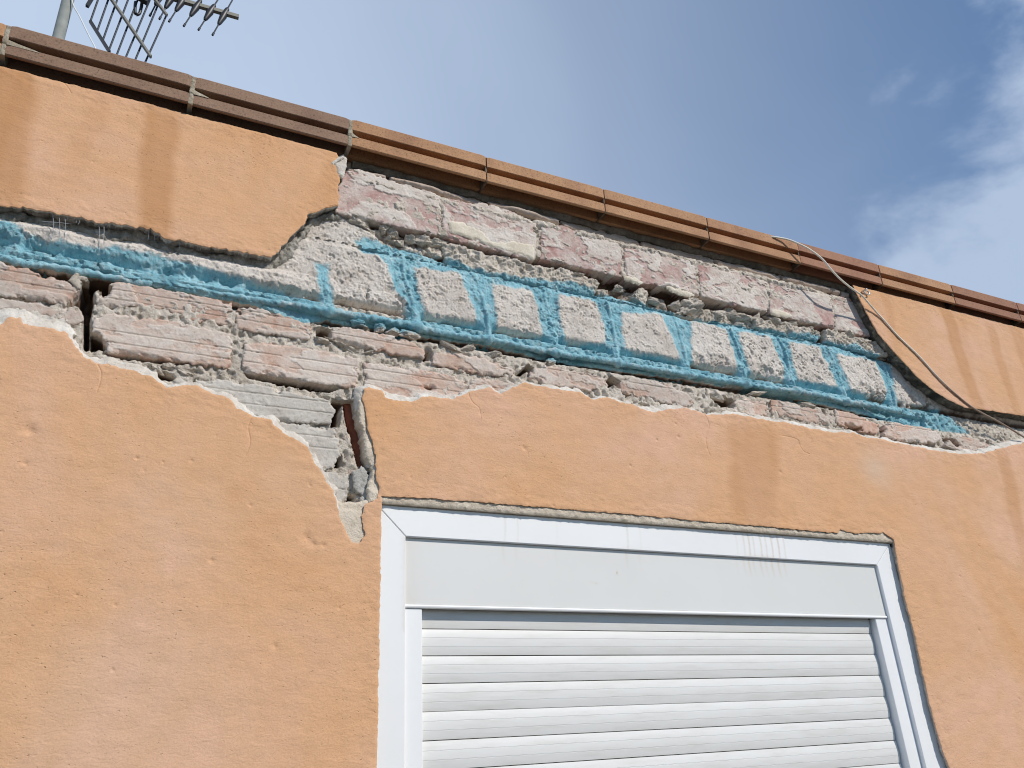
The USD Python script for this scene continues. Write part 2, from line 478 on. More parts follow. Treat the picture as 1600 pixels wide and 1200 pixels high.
def edge_mat(name, ramp):
    """Torn coat: a pale skim under the paint, then grey sandy render; the layers lie one behind the other in depth."""
    return mat(name, {
        'g': ('geometry', {}), 'sx': ('separate_xyz', {}),
        'n1': ('noise_texture', {'scale': 40.0, 'detail': 8.0, 'roughness': 0.7}), 'r1': ('rgb_ramp', {'ramp': ramp}),
        'n0': ('noise_texture', {'scale': 26.0, 'detail': 6.0, 'roughness': 0.7}),
        'ma': ('math', {'math_type': 'multiply_add', 'value2': -0.034}),
        'mr': ('map_range', {'from_min': -0.0125, 'from_max': -0.0060, 'to_min': 0.0, 'to_max': 1.0, 'clamp': True}),
        'mx': ('mix_color', {'a': (0.74, 0.71, 0.65)}),
        'n2': ('noise_texture', {'scale': 130.0, 'detail': 7.0, 'roughness': 0.75}), 'b1': ('bump', {'strength': 1.0, 'distance': 0.006}),
        'p': ('principled_bsdf', {'roughness': 0.95, 'specular_ior_level': 0.15}),
    }, [('g.position', 'n1.vector'), ('n1.fac', 'r1.fac'), ('g.position', 'sx.vector'), ('g.position', 'n0.vector'), ('n0.fac', 'ma.value1'), ('sx.y', 'ma.value3'), ('ma.value', 'mr.value'), ('mr.result', 'mx.fac'),
        ('r1.color', 'mx.b'), ('mx.result', 'p.base_color'), ('g.position', 'n2.vector'), ('n2.fac', 'b1.height'), ('b1.normal', 'p.normal')])


M_edge = edge_mat('broken_render_edge', [(0.3, (0.11, 0.10, 0.088)), (0.45, (0.26, 0.24, 0.21)), (0.58, (0.42, 0.39, 0.35)), (0.72, (0.66, 0.63, 0.58))])
M_edge_dark = rocky('blackened_render_edge', [(0.28, (0.03, 0.03, 0.027)), (0.44, (0.085, 0.082, 0.07)), (0.58, (0.22, 0.205, 0.17)), (0.72, (0.46, 0.43, 0.37))], scale=34, bump=0.006, bscale=110)
M_bed = rocky('dirty_bedding_mortar', [(0.3, (0.10, 0.08, 0.062)), (0.5, (0.20, 0.165, 0.13)), (0.72, (0.36, 0.31, 0.26))], scale=20, bump=0.006)  # dirt browns, darkened further to paint in the shade under the coping
M_dirty = rocky('crumbling_grey_mortar', [(0.3, (0.16, 0.15, 0.125)), (0.46, (0.32, 0.30, 0.26)), (0.6, (0.47, 0.44, 0.39)), (0.74, (0.70, 0.67, 0.61))], scale=30, bump=0.006, bscale=90)
M_edge2 = rocky('light_render_edge', [(0.3, (0.34, 0.31, 0.27)), (0.5, (0.54, 0.50, 0.45)), (0.7, (0.72, 0.69, 0.64))], scale=40, bump=0.006, bscale=110)
M_cement = rocky('cement_patch', [(0.3, (0.56, 0.475, 0.37)), (0.5, (0.66, 0.57, 0.455)), (0.7, (0.72, 0.64, 0.53))], scale=22, bump=0.003, speck=(0.75, 0.97))
M_block = rocky('grey_block', [(0.3, (0.30, 0.29, 0.25)), (0.5, (0.44, 0.42, 0.38)), (0.7, (0.58, 0.56, 0.52))], scale=30, bump=0.004)
M_red = rocky('red_clay', [(0.3, (0.20, 0.062, 0.034)), (0.5, (0.28, 0.095, 0.055)), (0.72, (0.36, 0.15, 0.09))], scale=30, bump=0.003, speck=(0.7, 0.95))


def brick_mat(name, smear, clay, clay_at=0.60, clay_w=0.10, tint=0.12):
    """Clay brick face smeared with mortar; the clay shows in patches; each brick differs a little."""
    nodes = {
        'g': ('geometry', {}),
        'oi': ('object_info', {}),
        'sh': ('math', {'math_type': 'multiply', 'value2': 37.0}),
        'cx': ('combine_xyz', {}),
        'ad': ('mix_vector', {}),
        'mp': ('mapping', {'scale': (1.0, 1.0, 1.7)}),
        'n1': ('noise_texture', {'dimensions': '4D', 'scale': 17.0, 'detail': 9.0, 'roughness': 0.74, 'distortion': 0.7}),
        'r1': ('rgb_ramp', {'ramp': smear}),
        'n5': ('noise_texture', {'dimensions': '4D', 'scale': 13.0, 'detail': 10.0, 'roughness': 0.80, 'distortion': 0.5}),
        'fk': ('attribute', {'attribute': 'flake'}),
        'fa': ('math', {'math_type': 'multiply_add', 'value2': -0.16}),
        'r5': ('map_range', {'from_min': clay_at - clay_w, 'from_max': clay_at + clay_w, 'to_min': 0.0, 'to_max': 0.88, 'clamp': True}),
        'n6': ('noise_texture', {'scale': 60.0, 'detail': 4.0}),
        'r6': ('rgb_ramp', {'ramp': clay}),
        'mx': ('mix_color', {}),
        'n3': ('noise_texture', {'scale': 190.0, 'detail': 5.0, 'roughness': 0.7}),
        'r3': ('rgb_ramp', {'ramp': [(0.30, (0.45,) * 3), (0.40, (0.93,) * 3), (0.58, (1.0,) * 3), (0.72, (1.1,) * 3)]}),
        'm3': ('mix_color', {'blend_type': 'multiply', 'fac': 1.0, 'use_clamp': False}),
        'rt': ('map_range', {'from_min': 0.0, 'from_max': 1.0, 'to_min': 1 - tint, 'to_max': 1 + tint * 0.6}),
        'hv': ('hsv', {}),
        'n2': ('noise_texture', {'scale': 85.0, 'detail': 7.0, 'roughness': 0.7}),
        'b1': ('bump', {'strength': 0.9, 'distance': 0.0019}),
        'b2': ('bump', {'strength': 0.5, 'distance': -0.002}),
        'p': ('principled_bsdf', {'roughness': 0.9, 'specular_ior_level': 0.2}),
    }
    return mat(name, nodes, [('g.position', 'mp.vector'), ('mp.vector', 'n1.vector'), ('oi.random', 'sh.value1'), ('sh.value', 'n1.w'), ('n1.fac', 'r1.fac'),
                             ('mp.vector', 'n5.vector'), ('sh.value', 'n5.w'), ('fk.fac', 'fa.value1'), ('n5.fac', 'fa.value3'), ('fa.value', 'r5.value'), ('r5.result', 'mx.fac'), ('r1.color', 'mx.a'), ('g.position', 'n6.vector'), ('n6.fac', 'r6.fac'), ('r6.color', 'mx.b'),
                             ('g.position', 'n3.vector'), ('n3.fac', 'r3.fac'), ('mx.result', 'm3.a'), ('r3.color', 'm3.b'), ('m3.result', 'hv.color'), ('oi.random', 'rt.value'), ('rt.result', 'hv.value'), ('hv.color', 'p.base_color'),
                             ('g.position', 'n2.vector'), ('n2.fac', 'b1.height'), ('r5.result', 'b2.height'), ('b1.normal', 'b2.normal'), ('b2.normal', 'p.normal')])


GREYPINK = [(0.28, (0.46, 0.365, 0.305)), (0.44, (0.58, 0.49, 0.42)), (0.58, (0.63, 0.555, 0.49)), (0.75, (0.70, 0.645, 0.58))]
LIME = [(0.28, (0.46, 0.385, 0.33)), (0.44, (0.61, 0.535, 0.47)), (0.58, (0.68, 0.62, 0.56)), (0.75, (0.76, 0.715, 0.66))]
GREY = [(0.28, (0.39, 0.345, 0.295)), (0.44, (0.50, 0.455, 0.40)), (0.58, (0.56, 0.52, 0.465)), (0.75, (0.63, 0.595, 0.545))]
M_brick_up = brick_mat('upper_brick', LIME, [(0.3, (0.36, 0.165, 0.145)), (0.5, (0.46, 0.275, 0.245)), (0.7, (0.55, 0.39, 0.36))], 0.465, 0.10)
M_brick_low = brick_mat('lower_brick', GREYPINK, [(0.3, (0.46, 0.25, 0.17)), (0.5, (0.55, 0.345, 0.255)), (0.7, (0.60, 0.43, 0.345))], 0.47, 0.12)
M_brick_grey = brick_mat('grey_brick', GREY, [(0.3, (0.40, 0.23, 0.16)), (0.7, (0.48, 0.33, 0.25))], 0.74, 0.06, 0.06)
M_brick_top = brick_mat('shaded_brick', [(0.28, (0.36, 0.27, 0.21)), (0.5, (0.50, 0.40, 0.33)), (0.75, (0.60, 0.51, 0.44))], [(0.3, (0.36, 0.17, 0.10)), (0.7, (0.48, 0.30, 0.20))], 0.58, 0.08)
M_cream = rocky('cream_plaster', [(0.3, (0.62, 0.54, 0.42)), (0.5, (0.72, 0.65, 0.53)), (0.7, (0.78, 0.73, 0.62))], scale=22, bump=0.002, speck=(0.8, 0.97))


def tile_mat(name, c):
    c = np.array(c)
    return mat(name, {
        'g': ('geometry', {}),
        'oi': ('object_info', {}),
        'n1': ('noise_texture', {'scale': 7.0, 'detail': 7.0, 'roughness': 0.65, 'distortion': 0.8}),
        'r1': ('rgb_ramp', {'ramp': [(0.28, tuple(c * [0.70, 0.64, 0.66])), (0.46, tuple(c * [0.92, 0.90, 0.90])), (0.58, tuple(c)), (0.74, tuple(c * [1.12, 1.17, 1.25]))]}),
        'n3': ('noise_texture', {'scale': 260.0, 'detail': 3.0, 'roughness': 0.7}),
        'r3': ('rgb_ramp', {'ramp': [(0.32, (0.40,) * 3), (0.42, (0.90,) * 3), (0.55, (1.0,) * 3), (0.7, (1.12,) * 3)]}),
        'mx': ('mix_color', {'blend_type': 'multiply', 'fac': 1.0, 'use_clamp': False}),
        'rt': ('map_range', {'from_min': 0.0, 'from_max': 1.0, 'to_min': 0.9, 'to_max': 1.08}),
        'hv': ('hsv', {}),
        'n2': ('noise_texture', {'scale': 330.0, 'detail': 4.0, 'roughness': 0.6}),
        'b': ('bump', {'strength': 0.6, 'distance': 0.0012}),
        'p': ('principled_bsdf', {'roughness': 0.75, 'specular_ior_level': 0.35}),
    }, [('g.position', 'n1.vector'), ('n1.fac', 'r1.fac'), ('g.position', 'n3.vector'), ('n3.fac', 'r3.fac'), ('r1.color', 'mx.a'), ('r3.color', 'mx.b'), ('mx.result', 'hv.color'),
        ('oi.random', 'rt.value'), ('rt.result', 'hv.value'), ('hv.color', 'p.base_color'), ('g.position', 'n2.vector'), ('n2.fac', 'b.height'), ('b.normal', 'p.normal')])


M_joint2 = rocky('dark_joint_mortar', [(0.3, (0.085, 0.062, 0.045)), (0.5, (0.16, 0.12, 0.085)), (0.7, (0.28, 0.22, 0.165))], scale=40, bump=0.003)
M_tile = {'tan': tile_mat('tan_tile', (0.475, 0.255, 0.125)), 'brown': tile_mat('brown_tile', (0.275, 0.168, 0.108)), 'red': tile_mat('red_tile', (0.345, 0.165, 0.095)), 'mid': tile_mat('mid_tile', (0.42, 0.22, 0.11))}
M_joint = rocky('coping_joint_mortar', [(0.3, (0.27, 0.225, 0.165)), (0.5, (0.39, 0.335, 0.25)), (0.7, (0.50, 0.45, 0.36))], scale=40, bump=0.003)

# white lacquered aluminium with faint run-off dirt
M_alu = mat('white_aluminium', {
    'g': ('geometry', {}),
    'n1': ('noise_texture', {'scale': 3.0, 'detail': 6.0, 'roughness': 0.6}),
    'r1': ('rgb_ramp', {'ramp': [(0.3, (0.775, 0.775, 0.765)), (0.7, (0.82, 0.825, 0.825))]}),
    'dr': ('attribute', {'attribute': 'dirt'}),
    'mx': ('mix_color', {'b': (0.46, 0.32, 0.16)}),
    'n3': ('noise_texture', {'scale': 140.0, 'detail': 4.0}),
    'rr': ('map_range', {'from_min': 0.2, 'from_max': 0.8, 'to_min': 0.32, 'to_max': 0.5}),
    'p': ('principled_bsdf', {'specular_ior_level': 0.5}),
}, [('g.position', 'n1.vector'), ('n1.fac', 'r1.fac'), ('r1.color', 'mx.a'), ('dr.fac', 'mx.fac'), ('mx.result', 'p.base_color'), ('g.position', 'n3.vector'), ('n3.fac', 'rr.value'), ('rr.result', 'p.roughness')])
M_panel = mat('shutter_box_white', {
    'g': ('geometry', {}),
    'n1': ('noise_texture', {'scale': 2.2, 'detail': 6.0, 'roughness': 0.6}),
    'r1': ('rgb_ramp', {'ramp': [(0.3, (0.665, 0.66, 0.63)), (0.7, (0.71, 0.705, 0.685))]}),
    'dr': ('attribute', {'attribute': 'dirt'}),
    'mx': ('mix_color', {'b': (0.50, 0.36, 0.21)}),
    'p': ('principled_bsdf', {'specular_ior_level': 0.5, 'roughness': 0.4}),
}, [('g.position', 'n1.vector'), ('n1.fac', 'r1.fac'), ('r1.color', 'mx.a'), ('dr.fac', 'mx.fac'), ('mx.result', 'p.base_color')])
M_slat = mat('shutter_slat_white', {
    'g': ('geometry', {}),
    'mp': ('mapping', {'scale': (1.0, 1.0, 8.0)}),
    'n1': ('noise_texture', {'scale': 9.0, 'detail': 8.0, 'roughness': 0.7}),
    'r1': ('rgb_ramp', {'ramp': [(0.25, (0.62, 0.60, 0.56)), (0.5, (0.70, 0.69, 0.665)), (0.75, (0.735, 0.73, 0.71))]}),
    'p': ('principled_bsdf', {'specular_ior_level': 0.5, 'roughness': 0.45}),
}, [('g.position', 'mp.vector'), ('mp.vector', 'n1.vector'), ('n1.fac', 'r1.fac'), ('r1.color', 'p.base_color')])
M_dark = simple('dark_cavity', (0.03, 0.027, 0.024), 0.9)  # near-black colour that stands in for shade behind the shutter
M_galv = simple('galvanised_steel', (0.27, 0.29, 0.27), 0.7, 0.0, 0.2, 30, spec=0.3)
M_alubar = simple('dull_aluminium', (0.22, 0.21, 0.175), 0.6, 0.0, 0.2, 60)
M_rod = simple('grey_rod', (0.030, 0.038, 0.055), 0.6, 0.0, 0.15, 60, spec=0.3)
M_black = simple('black_plastic', (0.02, 0.021, 0.024), 0.45)
M_wire = simple('white_wire', (0.72, 0.72, 0.70), 0.5)
M_cable = mat('weathered_cable', {
    'g': ('geometry', {}),
    'at': ('attribute', {'attribute': 'dirt'}),
    'n': ('noise_texture', {'scale': 45.0, 'detail': 6.0}),
    'ad': ('math', {'math_type': 'multiply_add', 'value2': 0.55}),
    'mx': ('mix_color', {'a': (0.84, 0.79, 0.68), 'b': (0.20, 0.105, 0.06)}),
    'p': ('principled_bsdf', {'roughness': 0.6}),
}, [('g.position', 'n.vector'), ('n.fac', 'ad.value1'), ('at.fac', 'ad.value3'), ('at.fac', 'mx.fac'), ('mx.result', 'p.base_color')])
M_nail = simple('steel_clip', (0.55, 0.55, 0.53), 0.35, 0.6)
M_fibre = simple('glass_fibre', (0.40, 0.41, 0.43), 0.5)
M_ground = simple('asphalt_paving', (0.09, 0.086, 0.08), 0.9, 0, 0.2, 4, 0.002, 80)

# ------------------------------------------------------------------ ground
gr = trimesh.creation.box((600, 600, 0.2)); gr.apply_translation((0, 0, -0.1))
obj('ground', gr, M_ground, smooth=False, kind='structure')

# ------------------------------------------------------------------ house
X0, X1, ZTOP = -1.72, 4.42, 1.254 + CAMZ
house = xf('house', label='orange rendered house wall with broken render, exposed bricks and a shuttered window', category='house')
core = trimesh.creation.box((X1 - X0 - 0.02, 5.0, ZTOP - 0.001)); core.apply_translation(((X0 + X1) / 2, 0.105 + 2.5, (ZTOP - 0.001) / 2))
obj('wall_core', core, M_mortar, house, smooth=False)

# outlines traced on the wall (photograph pixels on the plane of the wall face)
UL = [(0, 321), (82, 331), (105, 336), (150, 346), (200, 352), (235, 357), (257, 371), (320, 384), (360, 390), (400, 397), (425, 401), (437, 390), (455, 370), (477, 350), (485, 332), (512, 325), (530, 322), (531, 310), (529, 295), (531, 277), (527, 265), (521, 254), (527, 243)]
UR = [(1342, 465), (1355, 490), (1370, 517), (1390, 542), (1412, 565), (1437, 592), (1462, 612), (1487, 627), (1510, 637), (1537, 640), (1562, 644), (1600, 650)]
LOW = [(0, 507), (5, 504), (15, 495), (32, 494), (35, 507), (62, 509), (87, 514), (102, 517), (115, 535), (130, 557), (150, 566), (190, 574), (225, 585), (247, 596), (260, 605), (272, 606), (287, 602), (312, 601), (330, 616), (360, 620), (372, 637), (395, 650), (422, 656), (442, 675), (465, 687), (480, 697), (487, 715), (505, 742), (515, 757), (527, 787), (530, 805), (540, 832), (550, 847), (562, 850), (571, 835), (570, 820), (565, 805), (572, 787), (590, 779), (592, 762), (587, 742), (589, 717), (582, 697), (575, 672), (571, 647), (566, 622), (569, 607), (575, 604), (597, 610), (602, 621), (615, 626), (650, 626), (657, 619), (692, 621), (710, 624), (732, 611), (765, 606), (782, 615), (820, 597), (840, 602), (875, 609), (905, 612), (927, 624), (945, 620), (970, 627), (1000, 637), (1025, 644), (1070, 636), (1107, 649), (1145, 646), (1195, 656), (1225, 659), (1272, 670), (1307, 676), (1332, 675), (1357, 684), (1375, 686), (1440, 700), (1500, 710), (1540, 708), (1565, 700), (1600, 692)]
OPEN = [(595, 775), (680, 779), (752, 785), (810, 789), (957, 801), (1025, 807), (1125, 817), (1147, 818), (1232, 826), (1310, 833), (1313, 827), (1333, 833), (1380, 832), (1397, 843), (1399, 860), (1413, 927), (1433, 1007), (1453, 1100), (1473, 1172)]

ul, ur, lo, op = PP(UL), PP(UR), PP(LOW), PP(OPEN)
zc = CAMZ
ZST = 1.2395 + zc
poly_ul = Polygon([(X0, ZST), (X0, ul[0][1] + 0.02)] + list(map(tuple, ul)) + [(ul[-1][0], ZST)])
poly_ur = Polygon([(ur[0][0] - 0.012, ZST), (X1, ZST), (X1, ur[-1][1] - 0.05), (ur[-1][0] + 0.35, ur[-1][1] + 0.008)] + list(map(tuple, ur[::-1])))
WX0, WX1, WZ1, WZ0 = 0.4195, 1.797, 0.437 + zc, -0.80 + zc
hole = Polygon([(WX0 + 0.004, WZ0)] + [(WX0 + 0.0055, op[0][1] - 0.01)] + list(map(tuple, op)) + [(WX1 + 0.011, op[-1][1] - 0.1), (WX1 + 0.011, WZ0)])
poly_lo = Polygon([(X0, 0.0), (X1, 0.0), (X1, lo[-1][1] - 0.04), (lo[-1][0] + 0.3, lo[-1][1] - 0.01)] + list(map(tuple, lo[::-1])) + [(X0, lo[0][1] + 0.03)])
poly_lo = poly_lo.difference(hole)


def near_damage(q):
    w = np.ones(len(q))
    w[(np.abs(q[:, 0] - X0) < 0.01) | (np.abs(q[:, 0] - X1) < 0.01) | (q[:, 1] < 0.02) ] = 0
    w[q[:, 1] > 1.236 + CAMZ] = 0.3
    win = (q[:, 0] > WX0 - 0.02) & (q[:, 0] < WX1 + 0.03) & (q[:, 1] < op[0][1] + 0.01)
    w[win] = 0.55
    return w


poly_ul = rough(poly_ul, 0.0025, 0.0034, 75, 3, 5, near_damage)
poly_ur = rough(poly_ur, 0.003, 0.0022, 60, 5, 5, near_damage)
poly_lo = rough(poly_lo, 0.003, 0.0030, 60, 7, 5, near_damage)

# cracks and dents in the render
CRACKS = [[(1218, 680), (1228, 681), (1240, 684), (1248, 688), (1251, 697), (1258, 706), (1266, 709)], [(100, 130), (106, 137), (111, 146)], [(732, 612), (738, 628), (749, 638), (752, 655)], [(395, 650), (388, 667), (391, 690), (383, 712)], [(150, 566), (158, 588), (151, 612)], [(1100, 646), (1108, 664), (1103, 690), (1110, 712)]]
crack_lines = [LineString(spline(PP(c), 6)) for c in CRACKS]
rng = np.random.default_rng(4)
DENT = [(47, 672, .010), (214, 716, .004), (255, 722, .003), (225, 735, .004), (480, 840, .010), (490, 850, .006), (505, 852, .005), (300, 720, .004), (820, 700, .006), (790, 745, .003), (1060, 682, .005), (865, 790, .004), (1220, 737, .005), (40, 724, .005), (530, 950, .004), (430, 1010, .006), (180, 945, .004), (330, 875, .005), (120, 930, .003), (1500, 900, .004), (1530, 985, .005)]
dents = [(PP([(a, b)])[0], r) for a, b, r in DENT]
for k in range(150):
    dents.append((np.array([rng.uniform(-0.9, 2.9), rng.uniform(-0.4, 1.22) + zc]), rng.uniform(0.0015, 0.0042)))


def render_relief(seed, streak=1.0):
    def h(x, z, d):
        a = 0.0020 * (fbm2(x, z, 6, 3, seed) - 0.5) * 2
        a = a + 0.0009 * streak * (fbm2(x, z, 26, 4, seed + 3, 2.6) - 0.5) * 2
        a = a + 0.0007 * (fbm2(x, z, 110, 3, seed + 5, 1.8) - 0.5) * 2
        p = np.stack([x, z], 1)
        tr_ = cKDTree(p)
        for c, r in dents:
            near = np.array(tr_.query_ball_point(c, r * 3), int)
            if len(near):
                q = np.linalg.norm(p[near] - c, axis=1)
                a[near] -= 0.40 * r * np.exp(-(q / r) ** 2 * 1.6)
        for cl in crack_lines:
            b = cl.buffer(0.012)
            near = shapely.contains_xy(b, x, z)
            if near.any():
                dd = shapely.distance(shapely.points(x[near], z[near]), cl)
                a[near] -= 0.0012 * np.exp(-(dd / 0.0011) ** 2)
        t = np.clip(1 - d / 0.03, 0, 1)
        a = a + 0.0012 * t * (fbm2(x, z, 80, 3, seed + 8) - 0.4) * 2
        return a
    return h


def crack_points():
    out = []
    for c in crack_lines:
        s = np.arange(0, c.length, 0.0025)
        q = np.array([c.interpolate(t).coords[0] for t in s])
        t = np.gradient(q, axis=0); t /= np.linalg.norm(t, axis=1, keepdims=True)
        n = np.stack([-t[:, 1], t[:, 0]], 1)
        for o in (-0.0024, -0.0012, 0, 0.0012, 0.0024):
            out.append(q + n * o)
    for c, r in dents:
        a = np.arange(10) / 10 * 2 * np.pi
        for f in (0, 0.5, 1.0, 1.6):
            out.append(c + r * f * np.stack([np.cos(a), np.sin(a)], 1)[: (1 if f == 0 else 10)])
    return np.vstack(out)


XP = crack_points()


# run-off stains: (top pixel, bottom pixel, half width in metres, strength)
STAINS = [((8, 100), (-10, 330), .050, .9), ((252, 172), (243, 380), .030, .85), ((160, 150), (120, 260), .018, .25), ((1176, 668), (1180, 815), .070, .55), ((1383, 465), (1402, 540), .016, .5),
          ((1478, 485), (1530, 640), .028, .7), ((1545, 505), (1590, 648), .022, .55), ((1585, 512), (1640, 660), .03, .5), ((1565, 706), (1600, 860), .028, .5), ((1500, 495), (1515, 560), .02, .25), ((515, 262), (505, 330), .02, .3), ((1370, 468), (1385, 540), .05, .15)]
stain_lines = [(PP([a])[0], PP([b])[0], w, s) for a, b, w, s in STAINS]
PALE = [((1370, 733), .05, .5), ((420, 745), .09, .18), ((690, 700), .2, .0), ((300, 780), .15, .12), ((180, 1100), .16, .15)]
pale_spots = [(PP([a])[0], r, s) for a, r, s in PALE]


def stain_of(x, z):
    s = np.zeros(len(x))
    for a, b, w, k in stain_lines:
        t = np.clip((a[1] - z) / (a[1] - b[1]), 0, 1.35)
        cx = a[0] + (b[0] - a[0]) * t + 0.026 * (fbm2(x * 0, z, 14, 3, 2) - 0.5)
        ww = w * (0.85 + 0.3 * fbm2(x * 0 + w, z, 9, 2, 4))
        e = np.clip((ww - np.abs(x - cx)) / (0.008 + 0.30 * w) + 0.5, 0, 1)
        e = e * np.clip((a[1] + 0.03 - z) / 0.05, 0, 1) * np.clip((z - b[1] + 0.10) / 0.16, 0, 1)
        s = np.maximum(s, k * e * (0.45 + 0.7 * fbm2(x, z, 55, 4, 6, 0.05) + 0.45 * fbm2(x, z, 9, 4, 7)))
    return np.clip(s * 0.85, 0, 1)


def pale_of(x, z):
    s = np.zeros(len(x))
    for c, r, k in pale_spots:
        s = np.maximum(s, k * np.exp(-((x - c[0]) ** 2 + (z - c[1]) ** 2) / r ** 2))
    return s * (0.5 + fbm2(x, z, 12, 3, 9))


def render_panel(poly, seed, label, edge_back, flare=0.0, emat=None):
    v, f, n = patch(poly, 0.0, render_relief(seed), 0.009, 0.003, 0.035, 0.0008, 0.0018, 0.0028, 1, 0.0003, XP, seed)
    attrs = {'stain': stain_of(v[:, 0], v[:, 2]), 'pale': pale_of(v[:, 0], v[:, 2])}
    p = obj('render_panel', (v, f), M_render, house, attrs=attrs, label=label)
    # the torn edge of the coat below the painted skin
    vv, ff, rings, d = triangulate(poly, 0.08, 0.0035, 0.001, None, seed)
    V, F, k0 = [], [], 0
    for r in rings:
        q = vv[r]; k = len(r)
        t = np.roll(q, -1, 0) - np.roll(q, 1, 0)
        nn = np.stack([t[:, 1], -t[:, 0]], 1); nn /= np.maximum(np.linalg.norm(nn, axis=1, keepdims=True), 1e-9)
        w = near_damage(q)
        lev = [0.0022, 0.006, 0.011, 0.016, 0.022, edge_back]
        for j, y in enumerate(lev):
            o = ((0.0085 if emat is M_edge_dark else 0.0055) * (rfbm(q[:, 0] + j * 0.03, q[:, 1], 55, 4, seed + 20 + j, 0.65) - 0.45) * 2 * min(1, j / 2 + 0.2) + flare * max(0, y - 0.004) * (0.35 + 1.3 * fbm2(q[:, 0], q[:, 1], 16, 3, seed + 40))) * w
            V.append(np.c_[q[:, 0] + nn[:, 0] * o, y + 0.0015 * (fbm2(q[:, 0], q[:, 1], 120, 2, seed + j) - 0.5), q[:, 1] + nn[:, 1] * o])
        i = np.arange(k); i2 = (i + 1) % k
        for j in range(len(lev) - 1):
            a, b = k0 + j * k + i, k0 + j * k + i2
            F.append(np.stack([b, a, b + k], 1)); F.append(np.stack([a, a + k, b + k], 1))
        k0 += k * len(lev)
    obj('broken_edge', (np.vstack(V), np.vstack(F)), emat or M_edge, str(p.GetPath()))
    return p


render_panel(poly_ul, 31, 'orange render panel under the left half of the coping', 0.034)
render_panel(poly_ur, 32, 'orange render panel crossed by the pale cable', 0.036, 0.0, M_edge_dark)
render_panel(poly_lo, 33, 'large orange render panel around the window', 0.015, 1.3, M_edge2)

# ------------------------------------------------------------------ voids and bricks
BY = 0.018
VOIDS = [[(131, 440), (143, 445), (146, 470), (140, 497), (139, 545), (131, 548), (131, 500), (126, 480), (108, 478), (122, 462)],
         [(142, 520), (160, 529), (166, 545), (142, 547)], [(155, 455), (163, 447), (176, 447), (173, 461), (160, 466)],
         [(70, 411), (180, 428), (178, 437), (158, 449), (143, 456), (138, 430), (118, 423), (105, 432), (88, 424)],
         [(247, 581), (258, 583), (271, 589), (270, 594), (248, 594)],
         [(385, 584), (440, 593), (500, 602), (527, 608), (512, 613), (440, 601), (388, 590)],
         [(160, 552), (250, 562), (300, 569), (250, 567), (190, 560)],
         [(494, 515), (505, 512), (516, 516), (515, 526), (505, 531), (496, 526)],
         [(663, 549), (671, 551), (669, 562), (662, 563)],
         [(520, 625), (536, 627), (530, 645), (527, 667), (518, 667), (517, 655), (525, 645), (518, 632)],
         [(544, 773), (554, 776), (552, 786), (544, 785)], [(523, 717), (532, 714), (530, 728), (524, 730)],
         [(1108, 618), (1140, 624), (1147, 628), (1145, 638), (1130, 635), (1115, 628)],
         [(806, 588), (818, 577), (825, 571), (832, 576), (830, 584), (822, 580), (812, 588)], [(945, 598), (955, 590), (968, 598), (966, 607), (958, 601), (950, 606)],
         [(1318, 662), (1345, 668), (1347, 675), (1325, 670)], [(1476, 683), (1488, 686), (1500, 697), (1492, 699)], [(1545, 686), (1550, 690), (1549, 697), (1545, 694)],
         [(1283, 640), (1287, 643), (1288, 650), (1284, 648)], [(536, 628), (550, 627), (554, 650), (567, 690), (575, 712), (573, 727), (558, 730), (548, 690), (539, 656)], [(1000, 632), (1012, 634), (1004, 636)], [(663, 606), (680, 607), (670, 610)]]
voids = [Polygon(PP(v, 0.024)).buffer(0) for v in VOIDS]
void_u = unary_union(voids)

rnd = random.Random(11)


def chips(poly, n, rmin, rmax, seed):
    r = random.Random(seed)
    q = poly
    for _ in range(n):
        p = poly.exterior.interpolate(r.random() * poly.exterior.length)
        a = r.uniform(rmin, rmax)
        blob = Polygon([(p.x + a * (0.6 + 0.8 * r.random()) * math.cos(t) * 1.5, p.y + a * (0.6 + 0.8 * r.random()) * math.sin(t) * 0.8) for t in np.linspace(0, 2 * np.pi, 9)[:-1]])
        q = biggest(q.difference(blob.buffer(0)))
    return q


